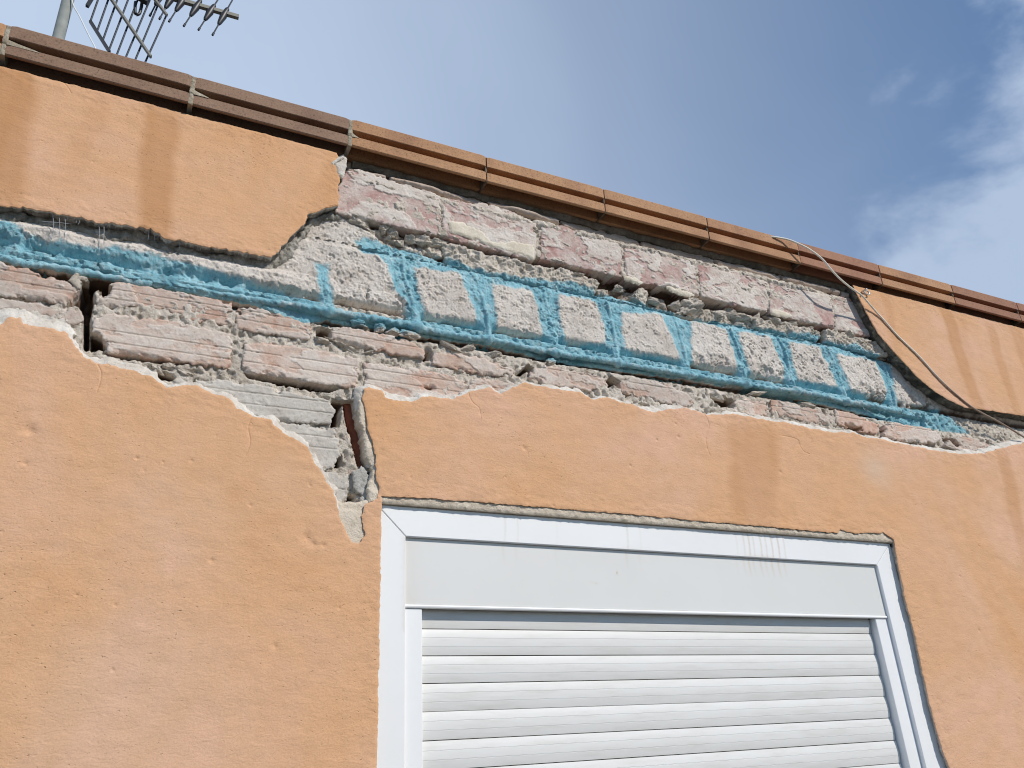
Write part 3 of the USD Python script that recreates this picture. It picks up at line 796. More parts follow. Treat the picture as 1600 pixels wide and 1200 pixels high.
def brick(pts, y, mt, seed, lines=(), amp=0.0018, lumps=0.0022, nchips=3, name='brick', bulge=None, back=0.085, rot=0.0, label=None, smear=0.0):
    p = Polygon(pts).buffer(0)
    p = biggest(p.difference(void_u))
    p = chips(p, nchips, 0.002, 0.006, seed)
    p = rough(p, 0.0025, amp, 90, seed, 4)
    x0, z0, x1, z1 = p.bounds
    extra = []
    for zl in lines:
        xs = np.arange(x0, x1, 0.003)
        for o in (-0.003, -0.0014, 0, 0.0014, 0.003):
            extra.append(np.c_[xs + o * 0.3, np.full(len(xs), zl + o) + 0.0008 * (fbm2(xs, xs * 0, 9, 2, seed) - 0.5)])
    def flake(x, z):
        # remains of mortar bed and render that still stick to the face
        f1 = rfbm(x, z, 13, 5, seed + 12, 0.6, 1.7)
        f2 = rfbm(x, z, 24, 5, seed + 17, 0.62, 1.5)
        return crisp(f1, 0.46, 0.012), crisp(f2, 0.53, 0.015)
    def h(x, z, d):
        a = lumps * 2 * (fbm2(x, z, 16, 3, seed) - 0.5) + 0.0019 * (rfbm(x, z, 90, 4, seed + 1, 0.72) - 0.5)
        a = a + rot * (x - (x0 + x1) / 2)
        for zl in lines:
            a = a - 0.0022 * np.exp(-((z - zl) / 0.0009) ** 2) * (fbm2(x, z, 30, 2, seed + 4) > 0.25)
        f1, f2 = flake(x, z)
        a = a + smear * (f1 + 0.7 * f1 * f2)
        e = np.clip(1 - d / 0.007, 0, 1)
        a = a - 0.005 * e * crisp(rfbm(x, z, 30, 4, seed + 23), 0.56, 0.02)
        if bulge:
            zb, rb, amt = bulge
            a = a + amt * np.clip(2.6 * fbm2(x, z * 0, 7, 3, seed) - 0.55, 0.05, 1) * np.sqrt(np.clip(1 - ((z - zb - 0.003 * (fbm2(x, z * 0, 9, 2, seed + 3) - 0.5)) / rb) ** 2, 0, 1)) - 0.006 * (z > zb + rb)
        return a
    v, f, n = patch(p, y, h, 0.0021, edge=0.0016, edge_w=0.0028, back=back, rings_n=3, skirt_amp=0.0015, extra=np.vstack(extra) if extra else None, seed=seed)
    f1, f2 = flake(v[:, 0], v[:, 2])
    attrs = {'paint': np.zeros(len(v)), 'flake': f1 * (0.75 + 0.25 * f2)}
    return obj(name, (v, f), mt, house, attrs=attrs, label=label), p


UP = [[(524, 300), (541, 268), (560, 264), (598, 277), (640, 288), (688, 306), (690, 330), (692, 348), (686, 367), (640, 358), (582, 344), (524, 333)],
      [(692, 309), (720, 313), (757, 318), (800, 330), (838, 349), (837, 380), (836, 408), (800, 398), (750, 384), (692, 369)],
      [(846, 351), (880, 352), (920, 366), (972, 384), (970, 410), (972, 434), (920, 420), (845, 404)],
      [(976, 386), (1020, 392), (1084, 408), (1088, 440), (1091, 461), (1050, 449), (976, 436)],
      [(1091, 414), (1130, 418), (1170, 430), (1199, 441), (1200, 470), (1199, 487), (1150, 477), (1097, 463)],
      [(1203, 442), (1240, 452), (1280, 457), (1297, 461), (1302, 490), (1305, 512), (1260, 503), (1203, 489)],
      [(1301, 458), (1326, 462), (1400, 478), (1430, 545), (1366, 524), (1345, 520), (1309, 512)]]
upper_polys = []
for k, b in enumerate(UP):
    lb = {0: 'grey streaked brick beside the torn render edge', 1: 'brick with a cream plaster strip along its lower half', 2: 'reddest brick of the upper course', 3: 'white smeared brick of the upper course'}.get(k)
    _, p = brick(PP(b, BY), BY + (0.010 if k == 6 else 0.0), M_brick_up, 100 + k, lines=(), amp=0.0024, lumps=0.0016, nchips=5, smear=0.0013, label=lb, rot=rnd.uniform(-0.01, 0.01))
    upper_polys.append(p)
# cream plaster left on the second brick and along brick bottoms
for k, b in enumerate([[(700, 345), (725, 346), (755, 362), (770, 377), (800, 376), (836, 381), (835, 404), (800, 394), (760, 381), (735, 372), (705, 362)], [(975, 431), (990, 430), (1005, 440), (1000, 444), (976, 437)], [(1040, 446), (1062, 450), (1090, 460), (1075, 463), (1050, 455)], [(1203, 481), (1222, 484), (1240, 492), (1232, 497), (1206, 490)]]):
    p = rough(Polygon(PP(b, BY - 0.004)).buffer(0), 0.0025, 0.003, 80, 140 + k, 4)
    v, f, n = patch(p, BY - 0.0035, lambda x, z, d: 0.0015 * (fbm2(x, z, 40, 3, 5) - 0.5) * 2, 0.004, edge=0.003, edge_w=0.005, back=BY + 0.003, rings_n=1, seed=k)
    obj('plaster_remnant', (v, f), M_cream, house)

# thin course right under the coping (hollow bricks split open along a tube)
tj = [0.335, 0.431, 0.683, 0.893, 1.14, 1.39, 1.63, 1.87, 2.1]
for k in range(len(tj) - 1):
    z0 = 1.2095 + zc + rnd.uniform(-0.002, 0.002)
    a, b = tj[k] + 0.006, tj[k + 1] - 0.006
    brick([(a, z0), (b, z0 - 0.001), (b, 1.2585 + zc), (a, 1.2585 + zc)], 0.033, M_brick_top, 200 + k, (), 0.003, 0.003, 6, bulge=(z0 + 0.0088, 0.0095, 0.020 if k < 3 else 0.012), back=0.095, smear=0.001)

LOWER = {
    'A': (0.790, [[(-40, 404), (0, 411), (40, 420), (70, 429), (100, 437), (128, 453), (124, 470), (108, 477), (60, 470), (0, 462), (-40, 454)],
                  [(178, 438), (230, 445), (300, 460), (362, 472), (363, 490), (362, 508), (300, 501), (262, 485), (210, 478), (150, 480), (152, 466), (165, 449)],
                  [(369, 483), (385, 478), (430, 488), (470, 501), (487, 509), (490, 522), (480, 531), (430, 524), (371, 512)],
                  [(517, 516), (535, 511), (580, 518), (640, 532), (664, 546), (662, 560), (610, 552), (560, 542), (518, 530)],
                  [(676, 551), (740, 555), (783, 567), (806, 581), (797, 589), (740, 584), (676, 568)],
                  [(828, 578), (850, 571), (880, 576), (920, 583), (945, 593), (950, 601), (935, 611), (900, 607), (850, 601), (826, 592)],
                  [(969, 597), (990, 589), (1040, 598), (1070, 613), (1086, 623), (1087, 631), (1070, 636), (1020, 626), (970, 613)],
                  [(1148, 627), (1170, 622), (1197, 625), (1202, 648), (1180, 651), (1148, 643)],
                  [(1205, 623), (1240, 631), (1290, 643), (1301, 651), (1300, 663), (1260, 658), (1208, 646)],
                  [(1305, 639), (1330, 645), (1360, 657), (1375, 664), (1373, 678), (1340, 673), (1308, 661)],
                  [(1381, 664), (1400, 659), (1440, 667), (1463, 676), (1471, 686), (1460, 693), (1420, 691), (1383, 683)],
                  [(1483, 682), (1510, 682), (1540, 691), (1552, 699), (1540, 706), (1500, 704), (1480, 696)]], (0.788, 0.808)),
    'B': (0.71, [[(-40, 457), (0, 465), (60, 473), (100, 480), (127, 485), (130, 500), (120, 508), (80, 500), (40, 488), (0, 483), (-40, 480)],
                 [(147, 497), (180, 489), (250, 499), (310, 511), (362, 522), (362, 550), (359, 577), (320, 570), (250, 560), (170, 551), (160, 530), (145, 518)],
                 [(382, 538), (420, 534), (500, 548), (561, 561), (561, 585), (560, 606), (500, 600), (440, 590), (378, 580)],
                 [(569, 567), (620, 571), (680, 581), (722, 591), (730, 605), (722, 625), (660, 632), (610, 628), (580, 614), (571, 608)],
                 [(730, 591), (760, 591), (800, 598), (825, 606), (790, 622), (760, 612), (735, 616)]], (0.698, 0.721)),
    'C': (0.62, [[(272, 590), (304, 593), (300, 606), (275, 608)],
                 [(306, 591), (350, 593), (420, 605), (515, 627), (524, 645), (516, 663), (450, 660), (400, 650), (330, 626), (305, 608)]], (0.612, 0.635)),
    'D': (0.55, [[(405, 655), (440, 660), (521, 669), (531, 690), (533, 714), (520, 731), (500, 735), (470, 700)]], (0.540, 0.563)),
    'E': (0.47, [[(506, 736), (545, 741), (542, 784), (525, 790), (506, 750)]], (0.462,)),
}
sd = 300
for row, (zm, bl, ln) in LOWER.items():
    for b in bl:
        sd += 1
        mt = M_brick_grey if row in 'CDE' else M_brick_low
        lb = {301: None, 314: 'large pink brick with a terracotta patch right of the wide crack'}.get(sd)
        brick(PP(b, BY), BY + rnd.uniform(-0.002, 0.002), mt, sd, lines=[zc + q for q in ln], amp=0.0024, lumps=0.0014, nchips=5 if row != 'A' else 9, smear=0.0013 if row == 'A' else 0.0007, label=lb, rot=rnd.uniform(-0.012, 0.012))
# split pieces right of the vertical crack
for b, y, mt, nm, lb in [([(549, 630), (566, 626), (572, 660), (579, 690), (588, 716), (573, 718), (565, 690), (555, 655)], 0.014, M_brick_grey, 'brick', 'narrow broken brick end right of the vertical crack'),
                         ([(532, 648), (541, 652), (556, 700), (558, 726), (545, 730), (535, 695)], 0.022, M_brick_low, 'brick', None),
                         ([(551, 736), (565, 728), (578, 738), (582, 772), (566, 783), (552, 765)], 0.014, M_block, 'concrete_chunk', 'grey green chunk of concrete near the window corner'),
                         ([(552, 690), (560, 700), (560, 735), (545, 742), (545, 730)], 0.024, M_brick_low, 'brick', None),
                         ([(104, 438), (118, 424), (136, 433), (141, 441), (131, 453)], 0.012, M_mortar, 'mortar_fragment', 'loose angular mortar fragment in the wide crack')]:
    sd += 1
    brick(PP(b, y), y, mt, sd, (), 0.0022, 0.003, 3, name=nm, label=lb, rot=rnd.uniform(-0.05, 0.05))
p = rough(Polygon(PP([(537, 629), (549, 628), (553, 650), (566, 690), (574, 712), (572, 726), (559, 729), (549, 690), (540, 656)], 0.038)), 0.003, 0.002, 80, 71)
v, f, n = patch(p, 0.038, lambda x, z, d: 0.003 * (fbm2(x, z, 30, 3, 3) - 0.5) * 2, 0.004, back=0.09, rings_n=2, seed=5)
strip = rough(Polygon(PP([(560, 618), (571, 604), (576, 640), (582, 680), (592, 716), (596, 742), (600, 762), (596, 785), (576, 786), (573, 765), (581, 738), (573, 712), (566, 680), (560, 650)], 0.006)), 0.0025, 0.003, 60, 72)
v2, f2, n = patch(strip, 0.0035, lambda x, z, d: 0.005 * (rfbm(x, z, 40, 5, 73, 0.65) - 0.5) * 2, 0.0025, edge=0.003, edge_w=0.004, back=0.04, rings_n=2, skirt_amp=0.001, seed=9)
obj('mortar_strip', (v2, f2), M_cement, house, label='pale strip of mortar along the render edge right of the vertical crack')
obj('brick_core', (v, f), M_red, house, label='bare red inside of a split brick in the vertical crack')

# ------------------------------------------------------------------ blue paint areas
PADS = [[(650, 420), (717, 430), (742, 490), (742, 502), (668, 494), (655, 450)], [(773, 446), (830, 455), (842, 500), (848, 524), (780, 516), (776, 480)],
        [(876, 463), (930, 472), (943, 510), (945, 535), (884, 530), (876, 490)], [(975, 490), (1033, 492), (1048, 525), (1062, 560), (978, 543), (975, 515)],
        [(1083, 503), (1133, 515), (1145, 550), (1153, 585), (1084, 571), (1082, 535)], [(1155, 520), (1201, 527), (1220, 565), (1228, 596), (1177, 586), (1163, 550)],
        [(1235, 535), (1280, 543), (1298, 580), (1308, 601), (1248, 592), (1240, 560)], [(1306, 553), (1372, 562), (1388, 600), (1391, 626), (1333, 606), (1318, 575)],
        [(1401, 575), (1420, 590), (1478, 634), (1440, 634), (1412, 632)]]
ZONE = [(556, 374), (580, 369), (600, 376), (650, 388), (695, 403), (735, 416), (832, 438), (925, 458), (957, 456), (1035, 481), (1080, 496), (1140, 503), (1200, 513), (1257, 526), (1312, 536), (1345, 546), (1375, 555), (1398, 568),
        (1402, 600), (1412, 634), (1470, 634), (1480, 640), (1500, 660), (1525, 676), (1475, 676), (1400, 662), (1325, 642), (1245, 621), (1170, 606), (1075, 592), (950, 578), (850, 563), (750, 538), (662, 525), (560, 512), (500, 505), (515, 484), (560, 492), (625, 502), (636, 495), (634, 470), (614, 450), (606, 415), (590, 398), (565, 392)]
LEFTB = [(-60, 340), (0, 347), (20, 352), (40, 372), (62, 375), (75, 384), (95, 382), (130, 388), (160, 390), (180, 385), (195, 392), (240, 397), (270, 410), (320, 420), (370, 435), (400, 445), (440, 455), (470, 462), (500, 470), (509, 500), (480, 506), (430, 494), (390, 478), (330, 468), (255, 452), (215, 443), (125, 430), (75, 420), (0, 410), (-60, 400)]
STIR1 = [(493, 411), (516, 411), (515, 440), (521, 470), (522, 497), (506, 497), (504, 470), (495, 440)]
BEDB = [(700, 400), (735, 416), (762, 424), (825, 433), (892, 440), (930, 452), (930, 463), (875, 453), (830, 445), (735, 423), (697, 410)]
EXTRA = [[(256, 444), (290, 452), (330, 462), (325, 466), (290, 462), (258, 456)], [(1235, 520), (1280, 520), (1290, 535), (1240, 532)], [(1300, 535), (1340, 538), (1350, 548), (1305, 542)]]
BYB = 0.024
pads = [Polygon(PP(q, BYB)).buffer(0.004) for q in PADS]
blue = unary_union([Polygon(PP(ZONE, BYB)).buffer(0).difference(unary_union(pads)), Polygon(PP(LEFTB, BYB)).buffer(0), Polygon(PP(STIR1, BYB)).buffer(0), Polygon(PP(BEDB, BYB)).buffer(0)] + [Polygon(PP(q, BYB)).buffer(0) for q in EXTRA])
blue = biggest(blue) if blue.geom_type == 'Polygon' else blue


def signed(geom, x, z, limit=0.06):
    """Distance into geom (positive inside), from samples of its outline."""
    gs = geom.geoms if hasattr(geom, 'geoms') else [geom]
    b = np.vstack([resample(np.array(r.coords), 0.002) for g in gs for r in [g.exterior, *g.interiors]])
    d, _ = cKDTree(b).query(np.stack([x, z], 1))
    shapely.prepare(geom)
    return np.where(shapely.contains_xy(geom, x, z), d, -d)


def paint_of(x, z):
    s = signed(blue, x, z)
    s = s + 0.011 * (rfbm(x, z, 32, 5, 21, 0.6) - 0.5) * 2
    return np.clip(0.5 + s / 0.020, 0, 1)


# ------------------------------------------------------------------ concrete ring beam
BZ0, BZ1 = 0.833 + zc, 1.026 + zc
bottom = PP([(-60, 398), (0, 406), (75, 416), (125, 426), (180, 432), (217, 438), (255, 445), (330, 462), (390, 471), (430, 485), (475, 503), (512, 495), (562, 506), (632, 511), (662, 521), (725, 531), (757, 533), (820, 548), (850, 557), (950, 573), (1050, 586), (1090, 592), (1140, 602), (1170, 601), (1245, 617), (1325, 637), (1390, 650), (1475, 671), (1522, 674), (1640, 702)], 0.022)
top = PP([(1640, 640), (1450, 580), (1375, 557), (1312, 539), (1257, 529), (1200, 516), (1140, 506), (1080, 499), (1035, 484), (957, 459), (925, 461), (832, 441), (735, 419), (695, 406), (650, 391), (600, 377), (585, 362), (560, 350), (530, 335), (480, 318), (300, 270), (100, 225), (-60, 190)], 0.022)
bottom = np.vstack([[X0 + 0.05, BZ0 + 0.004], bottom])
top = np.vstack([top, [X0 + 0.05, BZ1]])
beam_poly = Polygon(np.vstack([bottom, top])).buffer(0)
beam_poly = rough(beam_poly, 0.003, 0.003, 70, 51, 4)
ROUGHP = unary_union([Polygon(PP(q, BYB)).buffer(0.004) for q in [[(436, 440), (490, 430), (500, 470), (470, 468), (440, 455)], [(522, 440), (560, 455), (600, 440), (636, 460), (636, 500), (590, 498), (530, 480)], [(790, 500), (845, 500), (848, 528), (800, 522)], [(1180, 570), (1228, 580), (1230, 598), (1180, 588)], [(1340, 600), (1392, 608), (1395, 630), (1335, 612)], [(1085, 555), (1150, 565), (1155, 588), (1086, 574)], [(40, 365), (75, 370), (80, 390), (50, 392)], [(1415, 615), (1460, 625), (1480, 640), (1412, 640)]]])
pads_u = unary_union(pads)
STIRC = [[(505, 410), (508, 440), (513, 470), (515, 500)], [(630, 398), (632, 430), (645, 470), (655, 515)], [(738, 425), (750, 450), (760, 490), (765, 532)], [(850, 446), (855, 480), (862, 512), (870, 552)], [(948, 470), (957, 500), (962, 530), (967, 570)], [(1055, 492), (1063, 520), (1070, 550), (1078, 585)], [(1140, 508), (1150, 535), (1160, 565), (1166, 598)], [(1215, 520), (1226, 545), (1236, 580), (1243, 612)], [(1292, 540), (1305, 565), (1315, 590), (1325, 630)], [(1384, 560), (1394, 585), (1402, 612), (1408, 645)]]
stir_lines = [LineString(PP(s, BYB)) for s in STIRC]
stir_u = unary_union(stir_lines)


def beam_h(x, z, d):
    P2 = shapely.points(x, z)
    ps = signed(pads_u, x, z)
    bs = signed(blue, x, z) + 0.011 * (rfbm(x, z, 32, 5, 21, 0.6) - 0.5) * 2
    w = 0.004 * (fbm2(x, z, 70, 3, 61) - 0.5) * 2
    groove = np.clip((bs + w + 0.006) / 0.016, 0, 1)
    groove = groove * groove * (3 - 2 * groove)
    rgh = crisp(rfbm(x, z, 11, 4, 60, 0.6), 0.40, 0.25)
    a = 0.0055 * (fbm2(x, z, 14, 3, 62) - 0.5) * 2 + (0.0016 + 0.0040 * rgh) * (rfbm(x, z, 60, 5, 63, 0.72) - 0.5) * 2
    a = a - 0.0040 * crisp(-rfbm(x, z, 110, 3, 64), -0.41, 0.05) * (0.3 + 0.7 * rgh)
    a = a + 0.0020 * crisp(rfbm(x, z, 60, 4, 59), 0.60, 0.02)
    a = a - 0.0032 * groove
    a = a + groove * (0.0010 + 0.0024 * rgh) * (rfbm(x, z, 95, 4, 66, 0.75) - 0.5) * 2
    ds = shapely.distance(P2, stir_u)
    bar = np.sqrt(np.clip(1 - (ds / 0.0048) ** 2, 0, 1)) * 0.0062
    on = (x > 0.25)
    a = a + bar * on * groove * np.clip(2.4 * fbm2(x, z, 24, 3, 65) - 0.7, 0, 1.2)
    # concrete lost above the bottom bar
    zz = z - zc
    k = np.exp(-((zz - 0.867) / 0.0105) ** 2) * (rfbm(x, z, 22, 4, 67) * 3.2 - 0.8).clip(0, 1) * np.where(x > 0.28, np.clip((ds - 0.008) / 0.014, 0, 1), 0.6)
    a = a - 0.034 * k
    a = a - 0.008 * np.clip((0.850 - zz) / 0.010, 0, 1)
    rg = np.clip((signed(ROUGHP, x, z) + 0.014 * (fbm2(x, z, 40, 3, 57) - 0.5)) / 0.022 + 0.35, 0, 1)
    pit = crisp(-rfbm(x, z, 34, 4, 68, 0.6), -0.47, 0.03)
    a = a - rg * (0.017 * pit * rfbm(x, z, 50, 3, 56)) + rg * 0.005 * (rfbm(x, z, 60, 4, 55) - 0.5)
    # the left part sits deeper under the render and bulges over the bar
    lf = np.clip((0.28 - x) / 0.08, 0, 1)
    low = np.clip((0.925 - zz) / 0.02, 0, 1)
    a = a - lf * 0.006 + lf * low * (0.012 + 0.020 * (fbm2(x, z, 20, 4, 69) - 0.45))
    a = a - 0.006 * np.clip((zz - 1.005) / 0.02, 0, 1) - 0.012 * np.clip((x - 1.80) / 0.15, 0, 1)
    return a


bv, bt, brings, bd = triangulate(beam_poly, 0.0021, seed=9)
bh = beam_h(bv[:, 0], bv[:, 1], bd)
tt = np.clip(1 - bd / 0.006, 0, 1)
bh = bh - 0.005 * (1 - np.sqrt(np.clip(1 - tt * tt, 0, 1)))
BV = np.stack([bv[:, 0], BYB - bh, bv[:, 1]], 1)
bp = paint_of(bv[:, 0], bv[:, 1])
_, _, bn = meshkit.arrays((BV, bt), True)
beam = xf('concrete_beam', house, label='broken concrete ring beam with blue painted reinforcement')
cen = bv[bt].mean(1)
sg = signed(blue, cen[:, 0], cen[:, 1]) + 0.011 * (rfbm(cen[:, 0], cen[:, 1], 32, 5, 21, 0.6) - 0.5) * 2
inside = sg > 0
sd_all = np.stack([shapely.distance(shapely.points(cen[:, 0], cen[:, 1]), l) for l in stir_lines], 1)
near_s = sd_all.argmin(1); dmin = sd_all.min(1)
zz = cen[:, 1] - zc
lab = np.full(len(bt), 0)
lab[inside & (dmin < 0.045) & (zz > 0.872) & (zz < 1.004) & (cen[:, 0] > 0.27)] = 1
stir_id = np.where(lab == 1, near_s, -1)
lab[inside & (lab == 0) & (zz >= 0.95)] = 2
lab[inside & (lab == 0) & (zz < 0.95)] = 3


def submesh(sel, name, label=None, extra_skirt=False):
    f = bt[sel]
    if not len(f):
        return
    ids, inv = np.unique(f, return_inverse=True)
    v = BV[ids]; f2 = inv.reshape(-1, 3)
    me = UsdGeom.Mesh.Define(stage, path_of(name, str(beam.GetPath())))
    me.CreatePointsAttr(Vt.Vec3fArray.FromNumpy(v.astype(np.float32)))
    me.CreateFaceVertexCountsAttr(Vt.IntArray.FromNumpy(np.full(len(f2), 3, np.int32)))
    me.CreateFaceVertexIndicesAttr(Vt.IntArray.FromNumpy(f2.astype(np.int32).ravel()))
    me.CreateSubdivisionSchemeAttr('none')
    me.CreateNormalsAttr(Vt.Vec3fArray.FromNumpy(bn[ids].astype(np.float32)))
    me.SetNormalsInterpolation('vertex')
    UsdGeom.PrimvarsAPI(me).CreatePrimvar('paint', Sdf.ValueTypeNames.FloatArray, 'vertex').Set(Vt.FloatArray.FromNumpy(bp[ids].astype(np.float32)))
    UsdShade.MaterialBindingAPI.Apply(me.GetPrim()).Bind(M_concrete)
    tag(me.GetPrim(), label=label)


for k in range(len(stir_lines)):
    submesh(stir_id == k, 'painted_stirrup')
submesh(lab == 2, 'painted_upper_edge')
submesh(lab == 3, 'painted_lower_edge')
rest = lab == 0
pad_id = np.full(len(bt), -1)
for k, q in enumerate(pads):
    g = q.buffer(0.02)
    pad_id[rest & shapely.contains_xy(g, cen[:, 0], cen[:, 1]) & (pad_id < 0)] = k
for k in range(len(pads)):
    submesh(rest & (pad_id == k), 'concrete_panel')
from scipy.sparse import coo_matrix
from scipy.sparse.csgraph import connected_components
fr = rest & (pad_id < 0)
ff = bt[fr]
e_ = np.vstack([ff[:, [0, 1]], ff[:, [1, 2]]])
ncc, comp = connected_components(coo_matrix((np.ones(len(e_)), (e_[:, 0], e_[:, 1])), shape=(len(bv), len(bv))), directed=False)
cf = np.full(len(bt), -1); cf[fr] = comp[ff[:, 0]]
cnt = np.bincount(cf[fr])
for c_ in np.argsort(-cnt)[:60]:
    if cnt[c_] > 0:
        submesh(cf == c_, 'concrete_face')
# top, underside and ends of the beam
V, F, k0 = [], [], 0
for r in brings:
    q = BV[r]; k = len(r)
    t = np.roll(q, -1, 0) - np.roll(q, 1, 0)
    nn = np.stack([t[:, 2], -t[:, 0]], 1); nn /= np.maximum(np.linalg.norm(nn, axis=1, keepdims=True), 1e-9)
    for j, y in enumerate((0, 0.012, 0.028, 0.05, 0.075)):
        o = 0.009 * (rfbm(q[:, 0] + j * 0.05, q[:, 2], 50, 4, 81 + j) - 0.5) * 2 if j else 0 * q[:, 0]
        V.append(np.c_[q[:, 0] + nn[:, 0] * o, q[:, 1] + y, q[:, 2] + nn[:, 1] * o])
    i = np.arange(k); i2 = (i + 1) % k
    for j in range(4):
        a, b = k0 + j * k + i, k0 + j * k + i2
        F.append(np.stack([b, a, b + k], 1)); F.append(np.stack([a, a + k, b + k], 1))
    k0 += 5 * k
V = np.vstack(V)
pu = paint_of(V[:, 0], V[:, 2]) * np.clip(1 - (V[:, 1] - 0.024 + 0.016 * (rfbm(V[:, 0], V[:, 2] + V[:, 1], 40, 4, 33) - 0.5)) / 0.008, 0, 1)
obj('beam_side', (V, np.vstack(F)), M_concrete, str(beam.GetPath()), attrs={'paint': pu})
# bottom bar: ribbed steel under thick paint
xs = np.arange(-0.55, 1.98, 0.0025)
zb = 0.8395 + zc + 0.003 * np.sin(xs * 5) + 0.009 * (fbm2(xs, xs * 0, 13, 3, 5) - 0.5)
yb = 0.0205 + 0.007 * np.clip((0.32 - xs) / 0.1, 0, 1) + 0.008 * (fbm2(xs, xs * 0, 5, 2, 6) - 0.5)
pb = np.c_[xs, yb, zb]
sides = 12
V, F = tube(pb, 0.0063, sides)
ang = np.tile(np.arange(sides) / sides * 2 * np.pi, len(xs))
body = V[:-2]; ctr = np.repeat(pb, sides, 0)
knot = sum(np.exp(-((xs - PP([q[-1]], 0.02)[0][0]) / 0.012) ** 2) for q in STIRC)
rib = 1 + 0.40 * (np.abs(np.sin(ang / 2 + np.repeat(xs, sides) * np.pi / 0.018)) - 0.6) + 0.9 * np.repeat(knot, sides) + 1.5 * (meshkit.fbm(np.c_[body * 110], 4, 3) - 0.5) + 0.5 * (np.repeat(fbm2(xs, xs * 0, 6, 3, 8), sides) - 0.5)
V[:-2] = ctr + (body - ctr) * rib[:, None]
obj('reinforcing_bar', (V, F), M_concrete, str(beam.GetPath()), attrs={'paint': 0.55 + 0.8 * (meshkit.fbm(V * 18, 3, 4) - 0.25).clip(0, 1)}, label='blue painted ribbed steel bar along the bottom of the beam')

# ------------------------------------------------------------------ mortar behind and between the bricks
stucco_u = unary_union([poly_ul, poly_ur, poly_lo])
dam = box(X0 + 0.01, 0.40 + zc, X1 - 0.01, ZTOP).difference(stucco_u.buffer(-0.03))
dam = dam.difference(box(WX0 - 0.02, 0, WX1 + 0.3, 0.5 + zc))
dam = biggest(dam)
brick_edges = None


def mortar_h(x, z, d):
    zz = z - zc
    a = 0.005 * (fbm2(x, z, 20, 4, 91) - 0.5) * 2 + 0.0075 * (rfbm(x, z, 62, 5, 92, 0.70) - 0.5) * 2
    a = a - 0.006 * np.clip((0.43 - rfbm(x, z, 110, 3, 93)) / 0.06, 0, 1)
    a = a + 0.0030 * crisp(zz, 1.085, 0.004) * (1 - crisp(zz, 1.196, 0.006))
    a = a + 0.0015 * (1 - crisp(zz, 0.80, 0.004)) - 0.012 * np.clip((x - 1.72) / 0.18, 0, 1)
    vd = signed(void_u, x, z)
    a = a - 0.075 * np.clip((vd + 0.002) / 0.006, 0, 1)
    gap = np.clip((0.836 - zz) / 0.004, 0, 1) * np.clip((zz - 0.808) / 0.010, 0, 1)
    a = a - 0.035 * gap * (x < 2.1)
    bed = np.clip((zz - 1.02) / 0.008, 0, 1) * np.clip((1.092 - zz) / 0.004, 0, 1)
    a = a - 0.045 * bed
    a = a + 0.004 * np.clip((zz - 1.185) / 0.006, 0, 1) * np.clip((1.21 - zz) / 0.006, 0, 1)
    tp = np.clip((zz - 1.205) / 0.01, 0, 1)
    a = a - 0.018 * tp - 0.03 * np.clip((zz - 1.230) / 0.006, 0, 1)
    lf = np.clip((zz - 0.86) / 0.01, 0, 1) * np.clip((1.02 - zz) / 0.01, 0, 1)
    a = a - 0.03 * lf
    return a


v, f, n = patch(dam, 0.0225, mortar_h, 0.0032, edge=0.0, back=0.1, rings_n=1, seed=12)
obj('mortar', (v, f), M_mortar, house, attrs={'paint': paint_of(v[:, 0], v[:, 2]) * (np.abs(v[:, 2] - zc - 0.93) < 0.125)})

# mortar bed between beam and upper course: ledge and lumps
BEDS = [[(690, 378), (725, 382), (762, 397), (800, 402), (830, 412), (860, 414), (900, 422), (932, 435), (936, 445), (930, 462), (875, 452), (830, 444), (735, 421), (698, 408)],
        [(1180, 497), (1215, 497), (1250, 508), (1280, 516), (1288, 524), (1280, 532), (1240, 524), (1200, 515), (1182, 510)],
        [(1288, 514), (1310, 514), (1345, 525), (1375, 535), (1392, 556), (1370, 556), (1330, 545), (1292, 534)]]
BEDS += [[(540, 345), (590, 352), (640, 363), (698, 376), (704, 400), (660, 394), (612, 386), (588, 372), (548, 357)], [(928, 446), (970, 446), (1045, 462), (1056, 488), (1000, 478), (957, 458), (930, 460)], [(1085, 474), (1140, 482), (1185, 494), (1190, 512), (1140, 506), (1085, 498)]]
for k, b in enumerate(BEDS):
    p = rough(Polygon(PP(b, 0.024)).buffer(0), 0.003, 0.004, 60, 160 + k, 4)
    def h(x, z, d, k=k):
        return 0.012 * (fbm2(x, z, 28, 4, 170 + k) - 0.5) * 2 + 0.014 * (rfbm(x, z, 62, 5, 175 + k, 0.72) - 0.5) * 2 - 0.004 * np.clip((0.44 - fbm2(x, z, 70, 3, 5)) / 0.1, 0, 1)
    v, f, n = patch(p, 0.026 if k < 3 else 0.041, h, 0.0024, edge=0.008, edge_w=0.009, back=0.085, rings_n=3, skirt_amp=0.003, seed=180 + k)
    obj('mortar_ledge', (v, f), M_mortar, house, attrs={'paint': paint_of(v[:, 0], v[:, 2])})
